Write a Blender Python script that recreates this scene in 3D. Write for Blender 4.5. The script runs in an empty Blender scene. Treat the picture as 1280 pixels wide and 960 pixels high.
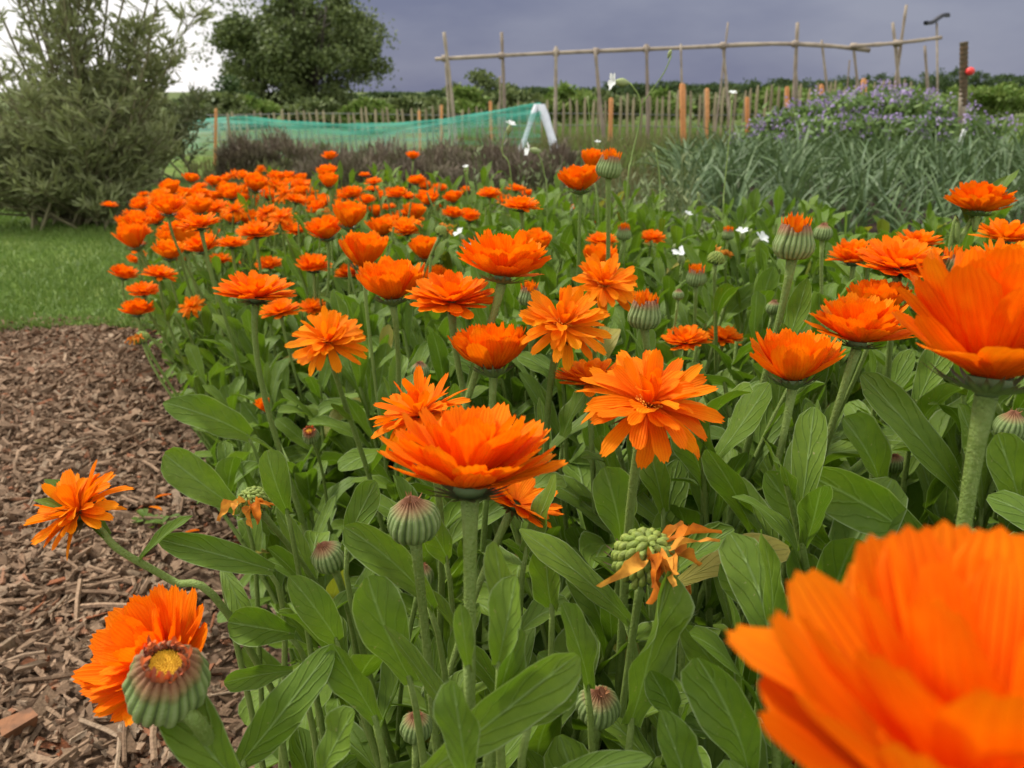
import bpy, math, random
import numpy as np
from mathutils import Vector, Matrix

R = math.radians
rng = np.random.default_rng(7)
random.seed(7)
ORD = ['first', 'second', 'third', 'fourth', 'fifth', 'sixth', 'seventh', 'eighth', 'ninth', 'tenth', 'eleventh', 'twelfth', 'thirteenth', 'fourteenth', 'fifteenth', 'sixteenth']
S = bpy.context.scene
COL = S.collection

# ------------------------------------------------------------ camera, sky, sun
PITCH = R(19.3); F = 1044.0; CZ = 0.65
cam = bpy.data.cameras.new('camera'); camo = bpy.data.objects.new('camera', cam); COL.objects.link(camo)
camo.location = (0, 0, CZ); camo.rotation_euler = (R(90) - PITCH, 0, 0)
cam.sensor_width = 36; cam.lens = 36 * F / 1280; cam.clip_start = 0.01; cam.clip_end = 2000
cam.dof.use_dof = True; cam.dof.focus_distance = 0.46; cam.dof.aperture_fstop = 18.0
S.camera = camo
S.view_settings.view_transform = 'Standard'; S.view_settings.look = 'None'
S.view_settings.exposure = 0.55; S.view_settings.gamma = 1; S.view_settings.use_curve_mapping = False
S.cycles.use_denoising = True
S.cycles.max_bounces = 8; S.cycles.transparent_max_bounces = 12

SUN_EL, SUN_AZ = R(52), R(-60)      # azimuth from +Y, negative = to the left
w = bpy.data.worlds.new('World'); S.world = w; w.use_nodes = True
nt = w.node_tree; N = nt.nodes; Lk = nt.links
def nd(t, **k):
    n = N.new(t)
    for a, b in k.items(): setattr(n, a, b)
    return n
bg = N['Background']; bg.inputs[1].default_value = 0.1
sky = nd('ShaderNodeTexSky', sky_type='NISHITA', sun_disc=False); sky.sun_elevation = SUN_EL; sky.sun_rotation = SUN_AZ
tc = nd('ShaderNodeTexCoord'); sep = nd('ShaderNodeSeparateXYZ'); Lk.new(tc.outputs['Generated'], sep.inputs[0])
def mth(op, a, b=None, clamp=False):
    n = nd('ShaderNodeMath', operation=op, use_clamp=clamp)
    for i, v in enumerate((a, b)):
        if v is None: continue
        if isinstance(v, (int, float)): n.inputs[i].default_value = v
        else: Lk.new(v, n.inputs[i])
    return n.outputs[0]
mp = nd('ShaderNodeMapping'); mp.inputs['Scale'].default_value = (1, 1, 2.6); Lk.new(tc.outputs['Generated'], mp.inputs[0])
n1 = nd('ShaderNodeTexNoise'); n1.inputs['Scale'].default_value = 3.2; n1.inputs['Detail'].default_value = 6; n1.inputs['Roughness'].default_value = 0.5; Lk.new(mp.outputs[0], n1.inputs['Vector'])
n2 = nd('ShaderNodeTexNoise'); n2.inputs['Scale'].default_value = 9; n2.inputs['Detail'].default_value = 5; Lk.new(mp.outputs[0], n2.inputs['Vector'])
# bright break in the cloud low on the left of north
d = nd('ShaderNodeVectorMath', operation='DOT_PRODUCT'); Lk.new(tc.outputs['Generated'], d.inputs[0])
az, el = R(-27), R(1.5)
d.inputs[1].default_value = (math.sin(az) * math.cos(el), math.cos(az) * math.cos(el), math.sin(el))
br = nd('ShaderNodeMapRange'); br.interpolation_type = 'SMOOTHSTEP'
for i, v in zip((1, 2, 3, 4), (0.952, 0.999, 0, 1)): br.inputs[i].default_value = v
Lk.new(d.outputs['Value'], br.inputs[0])
t1 = mth('ADD', br.outputs[0], mth('MULTIPLY', mth('SUBTRACT', n1.outputs[0], 0.5), 1.5))
t1 = mth('ADD', t1, mth('MULTIPLY', mth('SUBTRACT', n2.outputs[0], 0.5), 0.7))
b1 = nd('ShaderNodeMapRange'); b1.interpolation_type = 'SMOOTHSTEP'
for i, v in zip((1, 2, 3, 4), (0.30, 0.85, 0, 1)): b1.inputs[i].default_value = v
Lk.new(t1, b1.inputs[0]); brk = mth('MULTIPLY', b1.outputs[0], br.outputs[0], True)
# storm over the north, thinner bright cloud overhead and behind
back = nd('ShaderNodeMapRange'); back.interpolation_type = 'SMOOTHSTEP'
for i, v in zip((1, 2, 3, 4), (-0.55, 0.45, 0, 1)): back.inputs[i].default_value = v
Lk.new(mth('SUBTRACT', mth('MULTIPLY', sep.outputs[2], 1.3), sep.outputs[1]), back.inputs[0])
c1 = nd('ShaderNodeMix', data_type='RGBA'); c1.inputs[6].default_value = (1.18, 1.28, 2.0, 1); c1.inputs[7].default_value = (2.05, 2.15, 2.75, 1)
Lk.new(mth('MULTIPLY', mth('SUBTRACT', n1.outputs[0], 0.38), 3.4, True), c1.inputs[0])
c2 = nd('ShaderNodeMix', data_type='RGBA'); c2.inputs[7].default_value = (9.4, 9.4, 9.6, 1)
Lk.new(c1.outputs[2], c2.inputs[6]); Lk.new(back.outputs[0], c2.inputs[0])
c3 = nd('ShaderNodeMix', data_type='RGBA'); c3.inputs[7].default_value = (8.2, 7.9, 7.8, 1)
Lk.new(c2.outputs[2], c3.inputs[6]); Lk.new(brk, c3.inputs[0])
c4 = nd('ShaderNodeMix', data_type='RGBA'); c4.inputs[0].default_value = 0.96
Lk.new(sky.outputs[0], c4.inputs[6]); Lk.new(c3.outputs[2], c4.inputs[7]); Lk.new(c4.outputs[2], bg.inputs[0])
sl = bpy.data.lights.new('sun', 'SUN'); sl.energy = 3.0; sl.angle = R(11); sl.color = (1, 0.95, 0.87)
so = bpy.data.objects.new('sun', sl); COL.objects.link(so)
sdir = Vector((math.sin(SUN_AZ) * math.cos(SUN_EL), math.cos(SUN_AZ) * math.cos(SUN_EL), math.sin(SUN_EL)))
so.rotation_euler = sdir.to_track_quat('Z', 'Y').to_euler()

# ------------------------------------------------------------ helpers
cp, sp = math.cos(PITCH), math.sin(PITCH)
def ray(px, py):
    a = (px - 640) / F; b = (480 - py) / F
    return np.array([a, cp + b * sp, -sp + b * cp])
def at(px, py, depth):            # a place at that depth (metres along the viewing axis)
    return np.array([0, 0, CZ]) + ray(px, py) * depth
def aty(px, py, y):               # a place on the vertical plane y
    r = ray(px, py); return np.array([0, 0, CZ]) + r * (y / r[1])

class G:                          # collects quads into one mesh
    def __init__(s): s.V = []; s.F = []; s.C = []; s.M = []; s.n = 0
    def add(s, V, Fc, C=None, mat=0):
        V = np.asarray(V, float).reshape(-1, 3); Fc = np.asarray(Fc, int).reshape(-1, 4)
        s.V.append(V); s.F.append(Fc + s.n); s.n += len(V)
        if C is None: C = np.zeros((len(V), 4))
        C = np.asarray(C, float)
        if C.ndim == 1: C = np.tile(C, (len(V), 1))
        s.C.append(C); s.M.append(np.full(len(Fc), mat))
    def mesh(s, name, mats, smooth=True):
        V = np.concatenate(s.V); Fc = np.concatenate(s.F); C = np.concatenate(s.C); M = np.concatenate(s.M)
        m = bpy.data.meshes.new(name); m.vertices.add(len(V)); m.vertices.foreach_set('co', V.astype(np.float32).ravel())
        m.loops.add(len(Fc) * 4); m.loops.foreach_set('vertex_index', Fc.astype(np.int32).ravel())
        m.polygons.add(len(Fc)); m.polygons.foreach_set('loop_start', np.arange(0, len(Fc) * 4, 4, dtype=np.int32))
        m.polygons.foreach_set('loop_total', np.full(len(Fc), 4, dtype=np.int32))
        m.polygons.foreach_set('material_index', M.astype(np.int32))
        m.polygons.foreach_set('use_smooth', np.full(len(Fc), smooth))
        a = m.attributes.new('dat', 'FLOAT_COLOR', 'POINT'); a.data.foreach_set('color', C.astype(np.float32).ravel())
        for x in (mats if isinstance(mats, (list, tuple)) else [mats]): m.materials.append(x)
        m.update(calc_edges=True); return m
    def obj(s, name, mats, parent=None, smooth=True, origin=(0, 0, 0)):
        if np.any(np.asarray(origin) != 0): s.V = [v - np.asarray(origin) for v in s.V]
        return link(name, s.mesh(name, mats, smooth), parent, origin if parent is None else (0, 0, 0))
def link(name, mesh, parent=None, loc=(0, 0, 0)):
    o = bpy.data.objects.new(name, mesh); COL.objects.link(o); o.location = loc
    if parent is not None: o.parent = parent
    return o
def tag(o, label=None, cat=None, group=None, kind=None):
    if label: o['label'] = label
    if cat: o['category'] = cat
    if group: o['group'] = group
    if kind: o['kind'] = kind
    return o
def thing(name, label, cat, loc=(0, 0, 0), group=None):
    o = bpy.data.objects.new(name, None); COL.objects.link(o); o.location = loc; o.empty_display_size = 0.05
    return tag(o, label, cat, group)
def gridF(nr, nc, wrap=False):
    i, j = np.meshgrid(np.arange(nr - 1), np.arange(nc if wrap else nc - 1), indexing='ij')
    j2 = (j + 1) % nc
    return np.stack([i * nc + j, i * nc + j2, (i + 1) * nc + j2, (i + 1) * nc + j], -1).reshape(-1, 4)
def tube(g, pts, rad, ns=8, C=None, mat=0, cap=True):
    P = np.asarray(pts, float); n = len(P); rad = np.broadcast_to(np.asarray(rad, float), (n,)).copy()
    T = np.gradient(P, axis=0); T /= np.linalg.norm(T, axis=1)[:, None] + 1e-9
    ref = np.array([0.13, 1, 0.07]) if abs(T[:, 1]).mean() < 0.8 else np.array([1, 0.1, 0.05])
    A = np.cross(T, ref); A /= np.linalg.norm(A, axis=1)[:, None]; B = np.cross(T, A)
    if cap:
        P = np.vstack([P[:1], P, P[-1:]]); A = np.vstack([A[:1], A, A[-1:]]); B = np.vstack([B[:1], B, B[-1:]]); rad = np.r_[1e-5, rad, 1e-5]
    an = np.linspace(0, 2 * np.pi, ns, endpoint=False)
    V = P[:, None] + rad[:, None, None] * (np.cos(an)[None, :, None] * A[:, None] + np.sin(an)[None, :, None] * B[:, None])
    g.add(V, gridF(len(P), ns, True), C, mat)
def bez(p0, p1, p2, p3, n=12):
    t = np.linspace(0, 1, n)[:, None]; p0, p1, p2, p3 = map(np.asarray, (p0, p1, p2, p3))
    return (1 - t) ** 3 * p0 + 3 * t * (1 - t) ** 2 * p1 + 3 * t * t * (1 - t) * p2 + t ** 3 * p3
def smoothpath(P, n=24):
    P = np.asarray(P, float); k = len(P); t = np.linspace(0, k - 1, n); out = []
    Q = np.vstack([2 * P[0] - P[1], P, 2 * P[-1] - P[-2]])
    for x in t:
        i = min(int(x), k - 2); f = x - i; a, b, c, e = Q[i:i + 4]
        out.append(0.5 * ((2 * b) + (-a + c) * f + (2 * a - 5 * b + 4 * c - e) * f * f + (-a + 3 * b - 3 * c + e) * f ** 3))
    return np.array(out)
def box(g, c, s, rot=None, C=None, mat=0):
    V = np.array([[x, y, z] for z in (-.5, .5) for y in (-.5, .5) for x in (-.5, .5)]) * np.asarray(s)
    if rot is not None: V = V @ np.asarray(rot).T
    g.add(V + np.asarray(c), [[0, 2, 3, 1], [4, 5, 7, 6], [0, 1, 5, 4], [2, 6, 7, 3], [0, 4, 6, 2], [1, 3, 7, 5]], C, mat)
def rotz(a):
    c, s = np.cos(a), np.sin(a); return np.array([[c, -s, 0], [s, c, 0], [0, 0, 1]])
def rots(n, r=rng):                # random rotation matrices
    q = r.normal(size=(n, 4)); q /= np.linalg.norm(q, axis=1)[:, None]; a, b, c, e = q.T
    return np.stack([np.stack([1 - 2 * (c * c + e * e), 2 * (b * c - a * e), 2 * (b * e + a * c)], -1),
                     np.stack([2 * (b * c + a * e), 1 - 2 * (b * b + e * e), 2 * (c * e - a * b)], -1),
                     np.stack([2 * (b * e - a * c), 2 * (c * e + a * b), 1 - 2 * (b * b + c * c)], -1)], 1)
def cards(g, P, L, Wd, Rm=None, seed=None, mat=0, rnd=None):   # small pointed leaves: two quads folded along the middle
    n = len(P); L = np.broadcast_to(L, (n,)); Wd = np.broadcast_to(Wd, (n,))
    if Rm is None: Rm = rots(n)
    T = np.array([[0, 0, 0], [.35, .5, .12], [1, 0, -.05], [.35, -.5, .12], [.5, 0, 0.0], [.75, .36, .05], [.75, -.36, .05]])
    Q = np.array([[0, 4, 5, 1], [0, 3, 6, 4], [4, 6, 2, 5]])
    V = T[None] * np.stack([L, Wd, Wd], -1)[:, None]
    V = np.einsum('nij,nkj->nki', Rm, V) + P[:, None]
    Fc = (np.arange(n)[:, None, None] * 7 + Q[None]).reshape(-1, 4)
    if rnd is None: rnd = rng.random(n)
    C = np.zeros((n, 7, 4)); C[:, :, 0] = rnd[:, None]; C[:, :, 1] = T[None, :, 0]; C[:, :, 2] = T[None, :, 1]
    g.add(V, Fc, C.reshape(-1, 4), mat)

# ------------------------------------------------------------ materials
def mat(name, col, rough=0.6, col2=None, mix='rand', trans=0.0, tcol=None, noise=0, ncol=None, nscale=20, bump=0, bscale=60, spec=0.4, extra=None, nlo=.4, nhi=.65):
    m = bpy.data.materials.new(name); m.use_nodes = True; t = m.node_tree; n = t.nodes; l = t.links
    b = n['Principled BSDF']; out = n['Material Output']
    b.inputs['Roughness'].default_value = rough; b.inputs['Specular IOR Level'].default_value = spec
    def rgb(c): return (*c, 1)
    cur = n.new('ShaderNodeRGB'); cur.outputs[0].default_value = rgb(col); cur = cur.outputs[0]
    at_ = n.new('ShaderNodeAttribute'); at_.attribute_name = 'dat'; sx = n.new('ShaderNodeSeparateColor'); l.new(at_.outputs['Color'], sx.inputs[0])
    tc_ = n.new('ShaderNodeTexCoord')
    def mixc(fac, a, bcol, mode='MIX'):
        x = n.new('ShaderNodeMix'); x.data_type = 'RGBA'; x.blend_type = mode
        if isinstance(fac, float): x.inputs[0].default_value = fac
        else: l.new(fac, x.inputs[0])
        l.new(a, x.inputs[6])
        if isinstance(bcol, tuple): x.inputs[7].default_value = rgb(bcol)
        else: l.new(bcol, x.inputs[7])
        return x.outputs[2]
    def mrange(v, a, b_, c=0.0, d_=1.0):
        x = n.new('ShaderNodeMapRange'); l.new(v, x.inputs[0])
        for i, q in zip((1, 2, 3, 4), (a, b_, c, d_)): x.inputs[i].default_value = q
        return x.outputs[0]
    def noise_(scale, det=4, vec=None):
        x = n.new('ShaderNodeTexNoise'); x.inputs['Scale'].default_value = scale; x.inputs['Detail'].default_value = det
        l.new(vec if vec is not None else tc_.outputs['Object'], x.inputs['Vector']); return x.outputs[0]
    def math_(op, a, b_=None):
        x = n.new('ShaderNodeMath'); x.operation = op
        for i, v in enumerate((a, b_)):
            if v is None: continue
            if isinstance(v, (int, float)): x.inputs[i].default_value = v
            else: l.new(v, x.inputs[i])
        return x.outputs[0]
    if col2: cur = mixc(sx.outputs[0], cur, col2)
    if noise: cur = mixc(mrange(noise_(nscale), nlo, nhi, 0, noise), cur, ncol)
    E = dict(n=n, l=l, b=b, mixc=mixc, mrange=mrange, noise=noise_, math=math_, sx=sx, at=at_, tc=tc_, bump=None)
    if extra: cur = extra(cur, E)
    l.new(cur, b.inputs['Base Color'])
    if bump or E['bump'] is not None:
        bu = n.new('ShaderNodeBump'); bu.inputs['Strength'].default_value = bump or 0.4; bu.inputs['Distance'].default_value = E.get('bdist', 0.002)
        l.new(E['bump'] if E['bump'] is not None else noise_(bscale, 5), bu.inputs['Height']); l.new(bu.outputs[0], b.inputs['Normal'])
    if trans:
        tr = n.new('ShaderNodeBsdfTranslucent'); ms = n.new('ShaderNodeMixShader'); ms.inputs[0].default_value = trans
        if tcol: l.new(mixc(1.0, cur, tcol, 'MULTIPLY'), tr.inputs[0])
        else: l.new(cur, tr.inputs[0])
        l.new(b.outputs[0], ms.inputs[1]); l.new(tr.outputs[0], ms.inputs[2]); l.new(ms.outputs[0], out.inputs[0])
    return m

def petal_extra(cur, E):           # base paler to tip, fine lengthwise ridges
    t = E['sx'].outputs[1]; u = E['sx'].outputs[2]
    obj = E['n'].new('ShaderNodeObjectInfo')
    cur = E['mixc'](E['mrange'](obj.outputs['Random'], 0, 1, 0, 0.35), cur, (1.0, 0.24, 0.002))
    cur = E['mixc'](E['mrange'](t, .25, 1.0, 0, .3), cur, (1.0, 0.27, 0.002))
    geo = E['n'].new('ShaderNodeNewGeometry')
    cur = E['mixc'](E['mrange'](geo.outputs['Backfacing'], 0, 1, .35, 0), cur, (0.88, 0.085, 0.0))
    r1 = E['math']('SINE', E['math']('MULTIPLY', u, 40.0))
    r2 = E['math']('SINE', E['math']('MULTIPLY', u, 88.0))
    cur = E['mixc'](E['mrange'](r1, -1, 1, 0, .22), cur, (0.70, 0.06, 0.001))
    cur = E['mixc'](E['mrange'](E['noise'](6), .45, .7, 0, .4), cur, (1.0, 0.36, 0.004))
    cur = E['mixc'](E['mrange'](t, .0, .3, .45, 0), cur, (0.75, 0.055, 0.0))
    E['bump'] = E['math']('ADD', r1, E['math']('MULTIPLY', r2, .5)); E['bdist'] = 0.00035
    return cur
M_pet = mat('petal_orange', (0.95, 0.150, 0.0003), 0.65, (1.0, 0.29, 0.0008), trans=0.40, spec=0.10, bump=0.5, extra=petal_extra)
M_pety = mat('petal_amber', (0.97, 0.24, 0.001), 0.6, (1.0, 0.38, 0.004), trans=0.38, spec=0.10, bump=0.5, extra=petal_extra)
M_wither = mat('petal_withered', (0.62, 0.16, 0.008), 0.7, (0.72, 0.36, 0.05), trans=0.25, noise=.6, ncol=(0.26, 0.06, 0.012), nscale=5, spec=.1)
M_disc = mat('disc_florets', (0.72, 0.24, 0.01), 0.7, (0.95, 0.42, 0.02))
M_yel = mat('disc_yellow', (0.62, 0.30, 0.008), 0.7, (0.78, 0.42, 0.015))
def leaf_extra(cur, E):
    t = E['sx'].outputs[1]; u = E['sx'].outputs[2]
    au = E['math']('ABSOLUTE', E['math']('SUBTRACT', u, .5))     # 0 centre .5 edge
    mid = E['mrange'](au, 0.0, 0.045, 1, 0)
    ph = E['math']('ADD', E['math']('MULTIPLY', t, 30.0), E['math']('MULTIPLY', au, -26.0))
    nz = E['noise'](70)
    ph = E['math']('ADD', ph, E['math']('MULTIPLY', nz, 7.0))
    vein = E['math']('POWER', E['math']('MAXIMUM', E['math']('SINE', ph), 0.0), 6.0)
    cur = E['mixc'](E['mrange'](E['noise'](26), .38, .66, 0, .75), cur, (0.165, 0.240, 0.034))
    cur = E['mixc'](E['mrange'](E['noise'](240), .35, .7, 0, .35), cur, (0.075, 0.135, 0.018))
    cur = E['mixc'](E['mrange'](E['noise'](420, 2), .70, .76, 0, .7), cur, (0.30, 0.27, 0.12))
    cur = E['mixc'](E['math']('MULTIPLY', vein, .13), cur, (0.19, 0.27, 0.09))
    cur = E['mixc'](E['mrange'](E['noise'](14, 2), .40, .62, .45, 0), cur, (0.062, 0.125, 0.010))
    cur = E['mixc'](E['math']('MULTIPLY', mid, .6), cur, (0.22, 0.31, 0.11))
    cur = E['mixc'](E['mrange'](au, .468, .492, 0, .55), cur, (0.30, 0.36, 0.19))   # downy pale rim
    cur = E['mixc'](E['mrange'](E['at'].outputs['Alpha'], .985, .995, 0, .7), cur, (0.34, 0.25, 0.05))   # an odd yellowing leaf
    E['bump'] = E['math']('ADD', E['math']('MULTIPLY', E['math']('ADD', vein, E['math']('MULTIPLY', mid, 1.5)), -1.0), E['math']('MULTIPLY', nz, 2.5)); E['bdist'] = 0.0009
    return cur
M_leaf = mat('marigold_leaf', (0.100, 0.165, 0.008), 0.58, (0.150, 0.230, 0.016), trans=0.28, tcol=(1.3, 1.5, .5), spec=0.24, bump=0.55, extra=leaf_extra)
def stem_extra(cur, E):
    return E['mixc'](E['mrange'](E['noise'](500), .4, .7, 0, .4), cur, (0.25, 0.32, 0.10))
M_stem = mat('marigold_stem', (0.13, 0.20, 0.028), 0.6, (0.19, 0.26, 0.05), bump=.6, bscale=900, extra=stem_extra, trans=.08)
def bract_extra(cur, E):           # dark wine tips
    t = E['sx'].outputs[1]; u = E['sx'].outputs[2]
    au = E['math']('ABSOLUTE', E['math']('SUBTRACT', u, .5))
    cur = E['mixc'](E['mrange'](au, .0, .45, 0, .5), cur, (0.045, 0.085, 0.02))
    cur = E['mixc'](E['mrange'](t, .62, .95, 0, .9), cur, (0.085, 0.018, 0.02))
    return cur
M_bract = mat('green_bracts', (0.11, 0.17, 0.05), 0.6, (0.16, 0.22, 0.08), extra=bract_extra)
def bud_extra(cur, E):
    t = E['sx'].outputs[1]; u = E['sx'].outputs[2]
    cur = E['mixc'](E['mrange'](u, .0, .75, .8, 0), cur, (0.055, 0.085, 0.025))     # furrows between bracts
    cur = E['mixc'](E['mrange'](u, .8, 1.0, 0, .5), cur, (0.30, 0.36, 0.16))
    cur = E['mixc'](E['mrange'](t, .70, .93, 0, .85), cur, (0.25, 0.07, 0.035))
    return cur
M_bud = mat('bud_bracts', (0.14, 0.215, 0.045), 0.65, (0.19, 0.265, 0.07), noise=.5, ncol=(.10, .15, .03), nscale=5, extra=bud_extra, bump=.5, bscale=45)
M_seed = mat('green_seeds', (0.17, 0.24, 0.03), 0.6, (0.27, 0.33, 0.055), noise=.7, ncol=(0.13, 0.17, 0.03), nscale=9, bump=.4, bscale=30)

# ------------------------------------------------------------ shapes of petals and leaves
def strip(L, prof, th0, th1, nr, nc, cupk=0., ridge=0., tooth=0., wave=0., twist=0., side=0., r=rng, rv=None, droop=0.):
    """a strap of length L whose half width follows prof(t); starts at elevation th0 and ends at th1"""
    tt = np.linspace(0, 1, 25); th = th0 + (th1 - th0) * tt + droop * tt ** 3
    X = np.concatenate([[0], np.cumsum(np.cos((th[1:] + th[:-1]) / 2))]) / 24 * L
    Z = np.concatenate([[0], np.cumsum(np.sin((th[1:] + th[:-1]) / 2))]) / 24 * L
    t = np.linspace(0, 1, nr)[:, None]; u = np.linspace(-1, 1, nc)[None]
    ts = t * (1 - (tooth * (1 - np.abs(np.cos(1.5 * np.pi * u))) + .05 * u * u * (tooth > 0)) * t ** 4)
    w_ = prof(t) * np.ones_like(u)
    x = np.interp(ts, tt, X); z = np.interp(ts, tt, Z); a = np.interp(ts, tt, th)
    ph = r.random() * 6.28
    off = cupk * w_ * u * u + ridge * w_ * np.cos(3 * np.pi * u) + wave * w_ * np.sin(t * 13 + ph + 1.7 * (u > 0)) * u * u
    y = w_ * u; tw = twist * t
    y, off = y * np.cos(tw) - off * np.sin(tw), y * np.sin(tw) + off * np.cos(tw)
    x = x - np.sin(a) * off; z = z + np.cos(a) * off; y = y + side * L * t ** 2
    V = np.stack([x, y, z], -1).reshape(-1, 3)
    C = np.zeros((nr, nc, 4)); C[..., 0] = r.random() if rv is None else rv; C[..., 1] = t; C[..., 2] = (u + 1) / 2; C[..., 3] = r.random()
    return V, gridF(nr, nc), C.reshape(-1, 4)
def petprof(W):
    return lambda t: W / 2 * np.interp(t, [0, .15, .4, .7, .88, 1], [.38, .55, .86, 1, .93, .62])
def leafprof(W, kind=0):
    if kind == 0: k = [.32, .36, .52, .78, .95, 1, .95, .74, .16]
    else: k = [.42, .55, .82, .97, 1, .95, .78, .50, .06]
    return lambda t: W / 2 * np.interp(t, [0, .1, .25, .42, .56, .68, .82, .93, 1], k)

FORMS = {  # whorls: count, length, width, start and end elevation (degrees), base radius
 'cup':    [(13, 1., .44, 24, 60, .10), (12, .98, .42, 36, 66, .09), (11, .93, .38, 48, 74, .07), (9, .82, .32, 60, 82, .05)],
 'goblet': [(11, 1., .48, 40, 74, .10), (10, .99, .44, 48, 78, .08), (9, .95, .38, 60, 84, .06)],
 'open':   [(15, 1., .42, 14, 33, .12), (15, 1.03, .40, 26, 44, .11), (13, 1.02, .38, 37, 54, .09), (11, .93, .34, 50, 66, .07), (8, .78, .30, 62, 78, .05)],
 'broad':  [(11, .95, .44, 26, 42, .10), (12, 1.1, .42, 40, 52, .10), (11, 1.2, .40, 48, 60, .08), (9, 1.15, .36, 58, 70, .06), (6, .9, .3, 68, 80, .05)],
 'flat':   [(16, 1., .36, 6, 16, .14), (15, .98, .34, 14, 24, .12), (13, .92, .32, 24, 36, .10), (10, .78, .28, 38, 50, .07), (8, .55, .22, 58, 68, .05)],
 'daisy':  [(15, 1., .36, 8, 14, .14), (14, .97, .34, 18, 26, .12)],
 'shaggy': [(17, 1., .26, 2, -24, .12), (15, 1., .26, 16, -4, .11), (13, .95, .25, 32, 20, .09), (10, .85, .24, 50, 48, .07), (6, .55, .20, 66, 74, .05)],
 'half':   [(9, 1., .40, 58, 76, .07), (8, .95, .34, 66, 80, .06), (7, .85, .28, 74, 86, .04)],
}
def bloom(form, seed, hi=1, mt=None):
    r = np.random.default_rng(seed); g = G(); J = {'shaggy': 19, 'open': 6, 'broad': 4, 'cup': 5, 'goblet': 4, 'flat': 6, 'daisy': 6, 'half': 5}[form]
    nr, nc = {2: (10, 7), 1: (7, 7), 0: (5, 4)}[hi]
    for wi, (n, L, W, a0, a1, r0) in enumerate(FORMS[form]):
        if hi == 0: n = int(n * .7); W *= 1.25
        for k in range(n):
            l = L * r.uniform(.78 if form == 'shaggy' else .90, 1.05); az = 2 * np.pi * (k + r.uniform(-.28, .28) * (1.9 if form == 'shaggy' else 1) + wi * .5) / n
            j0, j1 = r.normal(0, J * .6), r.normal(0, J)
            if form != 'goblet' and r.random() < (.22 if form == 'shaggy' else .07): j1 -= r.uniform(15, 40)
            V, Fc, C = strip(l, petprof(W * r.uniform(.75 if form == 'shaggy' else .88, 1.12)), R(a0 + j0), R(a1 + j0 + j1), nr, nc, cupk=r.uniform(.05, .45 if form == 'shaggy' else .26), ridge=.03,
                             tooth=(.025 if form == 'broad' else .045) if hi else .1, wave=r.uniform(0, .10), twist=r.normal(0, .35 if form == 'shaggy' else .1), side=r.normal(0, .06), r=r)
            V[:, 0] += r0; V = V @ rotz(az).T; V[:, 2] += .03 * wi + r.uniform(-.006, .006)
            g.add(V, Fc, C)
    return norm(g, form), g
def norm(g, form):                 # unit = bloom diameter
    Vs = np.concatenate(g.V); q = np.quantile(np.hypot(Vs[:, 0], Vs[:, 1]), .985)
    s = .5 / q; g.V = [v * s for v in g.V]; return s
def calyx(g, s, form, r, nb=22, hi=1):
    """green cup of narrow bracts under the petals, in the same unit"""
    el = {'cup': 48, 'goblet': 60, 'open': 28, 'broad': 38, 'flat': 12, 'daisy': 10, 'shaggy': 5, 'half': 72}[form]
    an = np.linspace(0, 2 * np.pi, 16, endpoint=False); prof = [(-.18, .03), (-.165, .07), (-.11, .15), (-.05, .19), (-.0, .17)]
    V = np.array([[p[1] * np.cos(a), p[1] * np.sin(a), p[0]] for p in prof for a in an]) * s
    g.add(V, gridF(5, 16, True), [.4, .2, .1, 0])
    for k in range(nb if hi else 12):
        V, Fc, C = strip(.46 * r.uniform(.8, 1.15) * s, lambda t: .046 * s * np.interp(t, [0, .3, .7, 1], [.9, 1, .62, .02]) * (1 if hi else 1.6), R(el * .4 - 8), R(el + r.uniform(-12, 8)), 5, 3, cupk=.3, r=r)
        V[:, 0] += .09 * s; V[:, 2] -= .135 * s; V = V @ rotz(2 * np.pi * (k + r.uniform(-.2, .2)) / (nb if hi else 12)).T
        g.add(V, Fc, C)
def blob(nr, ns, f):               # closed lathe: f(v, az) -> radius, z, colour
    pass
_cache = {}
def bloom_meshes(form, var, hi, amber):
    key = (form, var, hi, amber)
    if key in _cache: return _cache[key]
    s, g = bloom(form, 100 + var * 17 + len(form) * 3, hi)
    pm = g.mesh('petals', M_pety if amber else M_pet)
    r = np.random.default_rng(var); c = G(); calyx(c, s, form, r, hi=hi); cm = c.mesh('bracts', M_bract)
    dd = G(); n = 70 if hi else 14                        # centre of tiny florets
    for k in range(n):
        q = np.sqrt((k + .5) / n) * .15 * s; a = k * 2.39996; z = (.07 - .9 * (q / s) ** 2) * s
        h = (.05 + .05 * r.random()) * s; p = np.array([q * np.cos(a), q * np.sin(a), z]); o = np.array([np.cos(a), np.sin(a), 0]) * q * .5
        tube(dd, [p, p + o * .4 + [0, 0, h * .6], p + o + [0, 0, h]], [.007 * s, .009 * s, .012 * s], 5 if hi else 3, [r.random(), 0, 0, 0])
    dm = dd.mesh('disc', M_disc)
    _cache[key] = (pm, cm, dm, s); return _cache[key]
def frame(axis, spin):
    a = Vector(axis).normalized(); q = a.to_track_quat('Z', 'Y'); return q.to_matrix() @ Matrix.Rotation(spin, 3, 'Z')
def put(name, me, parent, pos, rot3, sc):
    o = link(name, me, parent); o.matrix_local = Matrix.Translation(Vector(pos) - parent.location) @ rot3.to_4x4() @ Matrix.Diagonal((sc, sc, sc, 1)); return o

EDGE_Y = [0.0, .45, .8, 1.28, 1.7, 2.1, 3.2]; EDGE_X = [-.03, -.13, -.29, -.50, -.72, -.95, -1.25]
def edge(y): return np.interp(y, EDGE_Y, EDGE_X)
FAR_X = [-1.4, -.9, -.2, .1, .35, .7, 1.6]; FAR_Y = [2.75, 3.0, 3.0, 2.5, 2.0, 1.75, 1.7]
def far(x): return np.interp(x, FAR_X, FAR_Y)

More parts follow.
